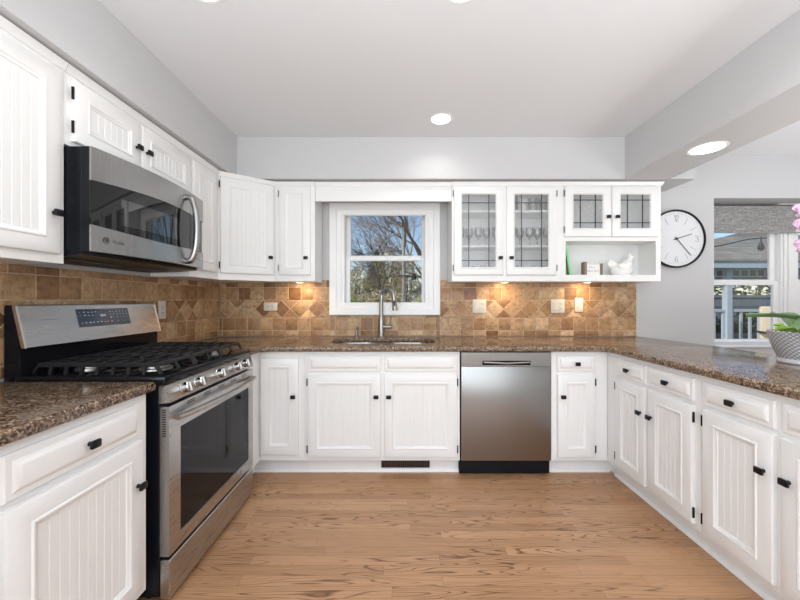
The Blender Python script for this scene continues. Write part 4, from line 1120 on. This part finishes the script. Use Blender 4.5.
# ------------------------------------------------------------------ outside
GZ = -.35
g = BM(); box(g, -60, 60, YB2 + .4, 90, GZ - .2, GZ)
struct('ground', g, lawn_m)
class TB:
    """fast mesh builder for trees and brush"""
    def __init__(s): s.v = []; s.f = []
    def seg(s, a, b, ra, rb, n=4):
        t = (b - a).normalized(); u = t.orthogonal().normalized(); w = t.cross(u); k = len(s.v)
        for p, r in ((a, ra), (b, rb)):
            for i in range(n): s.v.append(p + (u*math.cos(2*PI*i/n) + w*math.sin(2*PI*i/n))*r)
        for i in range(n): j = (i + 1) % n; s.f.append((k + i, k + j, k + n + j, k + n + i))
    def leaf(s, p, size, R):
        a = Vector((R.gauss(0, 1), R.gauss(0, 1), R.gauss(0, 1))).normalized(); b = a.orthogonal().normalized()*size*.45; a = a*size; k = len(s.v)
        s.v += [p - a*.5, p + b*.5, p + a*.5, p - b*.5]; s.f.append((k, k + 1, k + 2, k + 3))
    def build(s, name, m, parent=None):
        me = bpy.data.meshes.new(name); M = wmat(parent).inverted() if parent else Matrix()
        me.from_pydata([M @ v for v in s.v], [], s.f); me.materials.append(m); me.update()
        o = bpy.data.objects.new(name, me); COL.objects.link(o); o.parent = parent; return o
def grow(tb, tw, p, d, L, r, depth, R, up=.05, spread=.55):
    n = 3; q = p
    for i in range(n):
        d = (d + Vector((R.gauss(0, .11), R.gauss(0, .11), R.gauss(0, .08) + up))).normalized(); e = q + d*L/n
        (tb if r > .03 else tw).seg(q, e, r*(1 - .22*i/n), r*(1 - .22*(i + 1)/n), 6 if r > .05 else 3); q = e
        if depth > 0 and i > 0 and R.random() < .75:
            s = d.orthogonal(); s.rotate(Matrix.Rotation(R.uniform(0, 2*PI), 3, d)); d2 = (d + s.normalized()*R.uniform(.6, 1.1)).normalized()
            grow(tb, tw, q, d2, L*R.uniform(.55, .78), r*.5, depth - 1, R, up, spread)
    if depth > 0:
        for k in range(2):
            s = d.orthogonal(); s.rotate(Matrix.Rotation(R.uniform(0, 2*PI), 3, d)); d2 = (d + s.normalized()*spread*R.uniform(.6, 1.3)).normalized()
            grow(tb, tw, q, d2, L*R.uniform(.68, .88), r*.66, depth - 1, R, up, spread)
def bare_tree(x, y, h, r, seed, label, d=(0, 0, 1), depth=6, m=None):
    R = random.Random(seed); t = thing('bare_tree', (x, y, GZ), label, 'tree', 'bare trees beyond the window')
    tb, tw = TB(), TB(); grow(tb, tw, Vector((x, y, GZ)), Vector(d).normalized(), h*.30, r, depth, R)
    tb.build('trunk', m or bark_m, t); tw.build('twigs', m or bark_m, t); return t
bare_tree(3.5, 46, 15, .17, 11, 'large bare tree with arching limbs behind the utility pole', (-.10, 0, 1), 5)
bare_tree(4.9, 36, 19, .24, 5, 'thick-limbed bare tree at the right edge of the kitchen window view', (-.16, -.02, 1), 6)
bare_tree(-3.4, 36, 4.2, .07, 8, 'slender grey bare tree at the left of the kitchen window view', (.05, 0, 1), 6)
bare_tree(-1.6, 21, 5, .10, 21, 'small dark bare tree leaning behind the yellow-green bush', (.25, 0, 1), 6, darkbark_m)
bare_tree(11, 22, 13, .25, 31, 'bare tree behind the gazebo roof', (-.05, 0, 1), 6)
bare_tree(14.5, 26, 14, .28, 33, 'second bare tree farther right behind the gazebo', (0, 0, 1), 6)
bare_tree(-.6, 60, 7, .10, 44, 'distant bare tree in the middle of the kitchen window view', (0, 0, 1), 5)
def shrub(x, y, w, h, m, n, seed, label, size=.22, name='shrub', group=None, twigs=True, cat='shrub'):
    R = random.Random(seed); t = thing(name, (x, y, GZ), label, cat, group); tb, tl = TB(), TB()
    for i in range(14 if twigs else 5):
        a = R.uniform(0, 2*PI); e = Vector((x + math.cos(a)*w*.4*R.random(), y + math.sin(a)*w*.3*R.random(), GZ + h*R.uniform(.6, .98)))
        s = Vector((x + R.gauss(0, w*.06), y + R.gauss(0, w*.06), GZ)); md = (s + e)/2 + Vector((R.gauss(0, .15), R.gauss(0, .15), 0)); tb.seg(s, md, .045, .03); tb.seg(md, e, .03, .012)
        for k in range(6): q = md.lerp(e, R.random()); tb.seg(q, q + Vector((R.gauss(0, .3), R.gauss(0, .3), R.uniform(.1, .5)))*w*.25, .014, .005, 3)
    for i in range(n):
        while True:
            p = Vector((R.uniform(-1, 1), R.uniform(-1, 1), R.uniform(-1, 1)))
            if .25 < p.length < 1: break
        q = Vector((x + p.x*w/2, y + p.y*w/2, GZ + h*.52 + p.z*h*.48))
        if mnoise.noise(q*1.3 + Vector((seed, 0, 0))) > -.12: tl.leaf(q, size*R.uniform(.6, 1.3), R)
    tb.build('stems', darkbark_m, t); tl.build('foliage', m, t); return t
GB = 'brush beyond the kitchen window'
for x, y, w, h, m, n, lab, sz in ((-5.4, 27, 4.2, 3.6, twig_m, 3500, 'tan twiggy bush farthest left across the lawn', .2), (-3.3, 25, 3.0, 3.3, olive_m, 3000, 'olive bush left of the middle of the far brush', .2),
        (-1.2, 26, 3.2, 4.1, olive_m, 3600, 'tall olive bush in the middle of the far brush', .2), (.3, 28, 3.0, 4.2, twig_m, 3200, 'tall tan bush just left of the utility pole', .2), (2.6, 27, 2.6, 3.4, olive_m, 2600, 'olive bush right of the utility pole', .2),
        (4.6, 29, 3.4, 4.0, twig_m, 3000, 'tan bush farthest right beyond the utility pole', .2), (-2.75, 17, 1.7, 1.9, ygreen_m, 900, 'yellow-green budding bush at the lower left of the window', .16), (1.05, 18, 1.2, 1.75, ygreen_m, 450, 'small yellow-green bush by the pole foot', .15),
        (-.9, 20, 2.2, 2.3, twig_m, 1500, 'low tan bush nearer than the far brush', .18)):
    shrub(x, y, w, h*(1.25 if y > 24 else 1), m, n, int(x*10 + y), lab, sz, group=GB)
t = thing('evergreen_tree', (-2.6, 36, GZ), 'dark evergreen treetop left of the bare tree in the kitchen window', 'tree')
tb, tl = TB(), TB(); R = random.Random(2); tb.seg(Vector((-2.6, 36, GZ)), Vector((-2.6, 36, 6)), .2, .03, 8)
for i in range(3500):
    z = R.random(); r = (1 - z)*2.1*math.sqrt(R.random()) + .1; a = R.uniform(0, 2*PI); tl.leaf(Vector((-2.6 + r*math.cos(a), 36 + r*math.sin(a), GZ + 1 + z*5.6)), .28, R)
tb.build('trunk', darkbark_m, t); tl.build('foliage', ever_m, t)
# utility pole and wires
px, py = .12, 25.0
up_ = thing('utility_pole', (px, py, GZ), 'weathered grey utility pole with crossarm beyond the kitchen window', 'utility pole')
obj('pole', lathe(BM(), [(.15, GZ), (.13, 3), (.105, 5.6)], (px, py, 0), 14), pole_m, up_, world=True)
obj('pole_bracket', bx(px + .03, px + .17, py - .13, py + .02, 5.0, 6.15, .01), darkbark_m, up_, world=True)
obj('crossarm', bx(px - .35, px + .45, py - .2, py - .1, 2.85, 2.95, .01), darkbark_m, up_, world=True)
obj('transformer', lathe(BM(), [(.10, 2.62), (.17, 2.64), (.17, 3.0), (.13, 3.05)], (px + .72, py, 0), 18), cable_m, up_, world=True)
obj('transformer_bracket', bx(px + .1, px + .6, py - .03, py + .03, 2.8, 2.86), cable_m, up_, world=True)
def wire(a, b, sag, label):
    pts = [Vector(a).lerp(Vector(b), i/14) - Vector((0, 0, sag*4*(i/14)*(1 - i/14))) for i in range(15)]
    tag(obj('overhead_wire', tube(BM(), pts, .02, 5), cable_m), label, 'wire', 'overhead wires')
wire((-14, 24, 4.1), (px, py, 4.75), .3, 'upper overhead wire running left from the utility pole')
wire((-14, 23.8, 3.7), (px, py, 4.35), .3, 'second overhead wire running left from the utility pole')
wire((-14, 24, 1.9), (px - .3, py - .15, 2.9), .15, 'low overhead wire running left from the crossarm')
wire((14, 26, 2.5), (px + .4, py - .15, 2.9), .2, 'low overhead wire running right from the crossarm')
wire((-14, 30, 2.2), (px, py, 3.1), .2, 'middle overhead wire running left behind the crossarm')
# shed far off
s_ = thing('shed', (2.0, 44, GZ), 'small pale building seen between the brush at the right of the window', 'building')
obj('walls', bx(1.2, 3.6, 43, 46, GZ, 2.1), siding_m, s_, world=True); obj('roof', prism(BM(), [(1.0, 2.1), (3.8, 2.1), (2.4, 3.1)], 'Y', 42.8, 46.2), fence_m, s_, world=True)

# deck, gazebo and fence beyond the dining window
struct('terrace', bx(2.0, 14, 3.3, 6.6, GZ, .08), deck_m)
gz = thing('gazebo', (9, 9, GZ), 'blue-grey wooden gazebo with shingled roof and railing outside the dining window', 'gazebo')
ex0, ex1, ey0, ey1, ez = 5.25, 12.7, 6.9, 11.2, 1.98
apx = Vector((9.0, 9.05, 2.98))
bm = BM(); cs = [(ex0, ey0, ez), (ex1, ey0, ez), (ex1, ey1, ez), (ex0, ey1, ez)]
lo = [bm.verts.new(c_) for c_ in cs]; l2 = [bm.verts.new((c_[0], c_[1], ez - .04)) for c_ in cs]; ap = bm.verts.new(apx)
for i in range(4): j = (i + 1) % 4; bm.faces.new((lo[i], lo[j], ap)); bm.faces.new((l2[i], l2[j], lo[j], lo[i]))
bm.faces.new(l2[::-1]); obj('roof', bm, shingle_m, gz, world=True)
bm = BM(); box(bm, ex0 + .02, ex1 - .02, ey0 + .03, ey0 + .08, ez - .17, ez - .042, .005); box(bm, ex0 + .02, ex0 + .07, ey0 + .1, ey1 - .1, ez - .17, ez - .042, .005); box(bm, ex0 + .02, ex1 - .02, ey1 - .1, ey1 - .05, ez - .17, ez - .042, .005)
obj('eave_board', bm, gaz_m, gz, world=True)
posts = [(5.55, 7.2), (6.69, 7.2), (8.55, 7.2), (10.4, 7.2), (12.3, 7.2), (5.55, 10.9), (8.9, 10.9), (12.3, 10.9)]
for x, y in posts: obj('post', bx(x - .06, x + .06, y - .06, y + .06, .1, ez - .03, .008), gaz_m, gz, world=True)
bm = BM(); box(bm, 5.4, 12.45, 7.08, 11.0, GZ, .14); obj('platform', bm, deck_m, gz, world=True)
bm = BM()
for z in (1.80, 1.66): box(bm, 5.5, 12.3, 7.18, 7.22, z - .012, z + .012)
for i in range(40): x = 5.6 + i*.17; box(bm, x - .01, x + .01, 7.185, 7.215, 1.66, 1.80)
obj('frieze', bm, gaz_m, gz, world=True)
for x, y in posts[:5]:
    for s in (-1, 1):
        bm = BM(); pts = []
        for i in range(28): a = i*.5; r = .012 + .0034*i; pts.append((x + s*(.19 + r*math.cos(a)), 7.2, 1.53 + r*math.sin(a)))
        tube(bm, pts, .010, 6); tube(bm, [(x + s*.06, 7.2, 1.38), (x + s*.12, 7.2, 1.5), (x + s*.28, 7.2, 1.64)], .010, 6)
        obj('scroll_bracket', bm, gaz_m, gz, world=True)
obj('top_rail', bx(5.55, 12.3, 7.17, 7.24, .93, .985, .006), gaz_m, gz, world=True); obj('bottom_rail', bx(5.55, 12.3, 7.18, 7.23, .32, .365, .006), gaz_m, gz, world=True)
for i in range(34):
    x = 5.68 + i*.185
    if any(abs(x - p[0]) < .08 for p in posts[:5]): continue
    obj('baluster', bx(x - .019, x + .019, 7.186, 7.224, .366, .929), gaz_m, gz, world=True)
obj('top_rail', bx(5.55, 12.3, 10.87, 10.94, .93, .985, .006), gaz_m, gz, world=True)
# fence
fn = thing('fence', (10, 13, GZ), 'blue-grey board fence behind the gazebo', 'fence')
bm = BM()
for i in range(62): x = 4 + i*.2; box(bm, x, x + .19, 13, 13.03, GZ, 1.34 + .0)
obj('boards', bm, fence_m, fn, world=True); obj('rail', bx(4, 16.4, 12.96, 13, 1.26, 1.36), fence_m, fn, world=True)
for i, x in enumerate((6.5, 8.6, 10.7, 12.8, 15)):
    shrub(x, 15.2 + .3*(i % 2), 3.0, 3.0 + .4*(i % 3), hedge_m, 2200, 70 + i, ('dark hedge bush behind the fence, leftmost through the dining window', 'dark hedge bush behind the fence, second from the left', 'dark hedge bush behind the fence, in the middle', 'dark hedge bush behind the fence, second from the right', 'dark hedge bush behind the fence, rightmost')[i], .24, 'hedge_bush', 'hedge behind the fence', False)
for i, x in enumerate((6.0, 7.9, 9.8, 11.7)):
    shrub(x, 12.1, 2.0, 1.18, hedge_m, 1300, 90 + i, ('low dark shrub in front of the fence, nearest the left gazebo post', 'low dark shrub in front of the fence, second from the left', 'low dark shrub in front of the fence, third from the left', 'low dark shrub in front of the fence, farthest right')[i], .2, 'low_shrub', 'low shrubs in front of the fence', False)
# string light with a bulb
sl = thing('string_light', (6.15, 5.9, 1.5), 'black string light cable with one hanging bulb in front of the gazebo roof', 'string light')
obj('cable', tube(BM(), bez([(4.6, 5.9, 1.95), (5.4, 5.9, 2.10), (6.05, 5.9, 2.22), (7.2, 5.9, 2.20), (9, 5.9, 2.45)], 6), .010, 6), cable_m, sl, world=True)
obj('bulb', lathe(BM(), [(.012, 2.24), (.012, 2.15), (.026, 2.14), (.028, 2.11), (.042, 2.08), (.044, 2.045), (.03, 2.015), (.004, 2.005)], (6.05, 5.9, 0), 14), cable_m, sl, world=True)
for x in (4.6, 9.0):
    pp = thing('light_post', (x, 5.9, .08), 'thin dark post holding the string light ' + ('at its left end' if x < 5 else 'at its right end'), 'post')
    obj('post', lathe(BM(), [(.025, .081), (.02, 2.5)], (x, 5.9, 0), 10), dkwood_m, pp, world=True); obj('cap', lathe(BM(), [(.026, 2.501), (.004, 2.53)], (x, 5.9, 0), 10), dkwood_m, pp, world=True)
# patio chair
pc = thing('patio_chair', (5.56, 5.0, .0805), 'dark patio chair with a cream cushion outside behind the orchid leaves', 'chair')
pc.rotation_euler = (0, 0, -.35)
bm = BM(); box(bm, -.25, .25, .18, .25, .42, 1.0, .03, 3); obj('back_cushion', bm, cream_m, pc); obj('seat_cushion', bx(-.25, .25, -.28, .18, .40, .48, .03, 3), cream_m, pc)
obj('frame', bx(-.27, .27, -.29, .27, .36, .398, .008), dkwood_m, pc)
for x in (-.25, .25):
    for y in (-.26, .25): obj('leg', bx(x - .022, x + .022, y - .022, y + .022, 0, .36, .004), dkwood_m, pc)
    obj('armrest', bx(x - .025, x + .025, -.28, .26, .60, .63, .008), dkwood_m, pc); obj('arm_post', bx(x - .02, x + .02, -.27, -.23, .398, .60), dkwood_m, pc)
tb_ = thing('patio_table', (5.0, 5.35, .0805), 'low dark patio table on the terrace outside the dining window', 'table')
obj('table_top', bx(-.62, .1, -.3, .3, .36, .40, .01), dkwood_m, tb_)
for x in (-.56, .04):
    for y in (-.25, .25): obj('leg', bx(x - .025, x + .025, y - .025, y + .025, 0, .3595), dkwood_m, tb_)
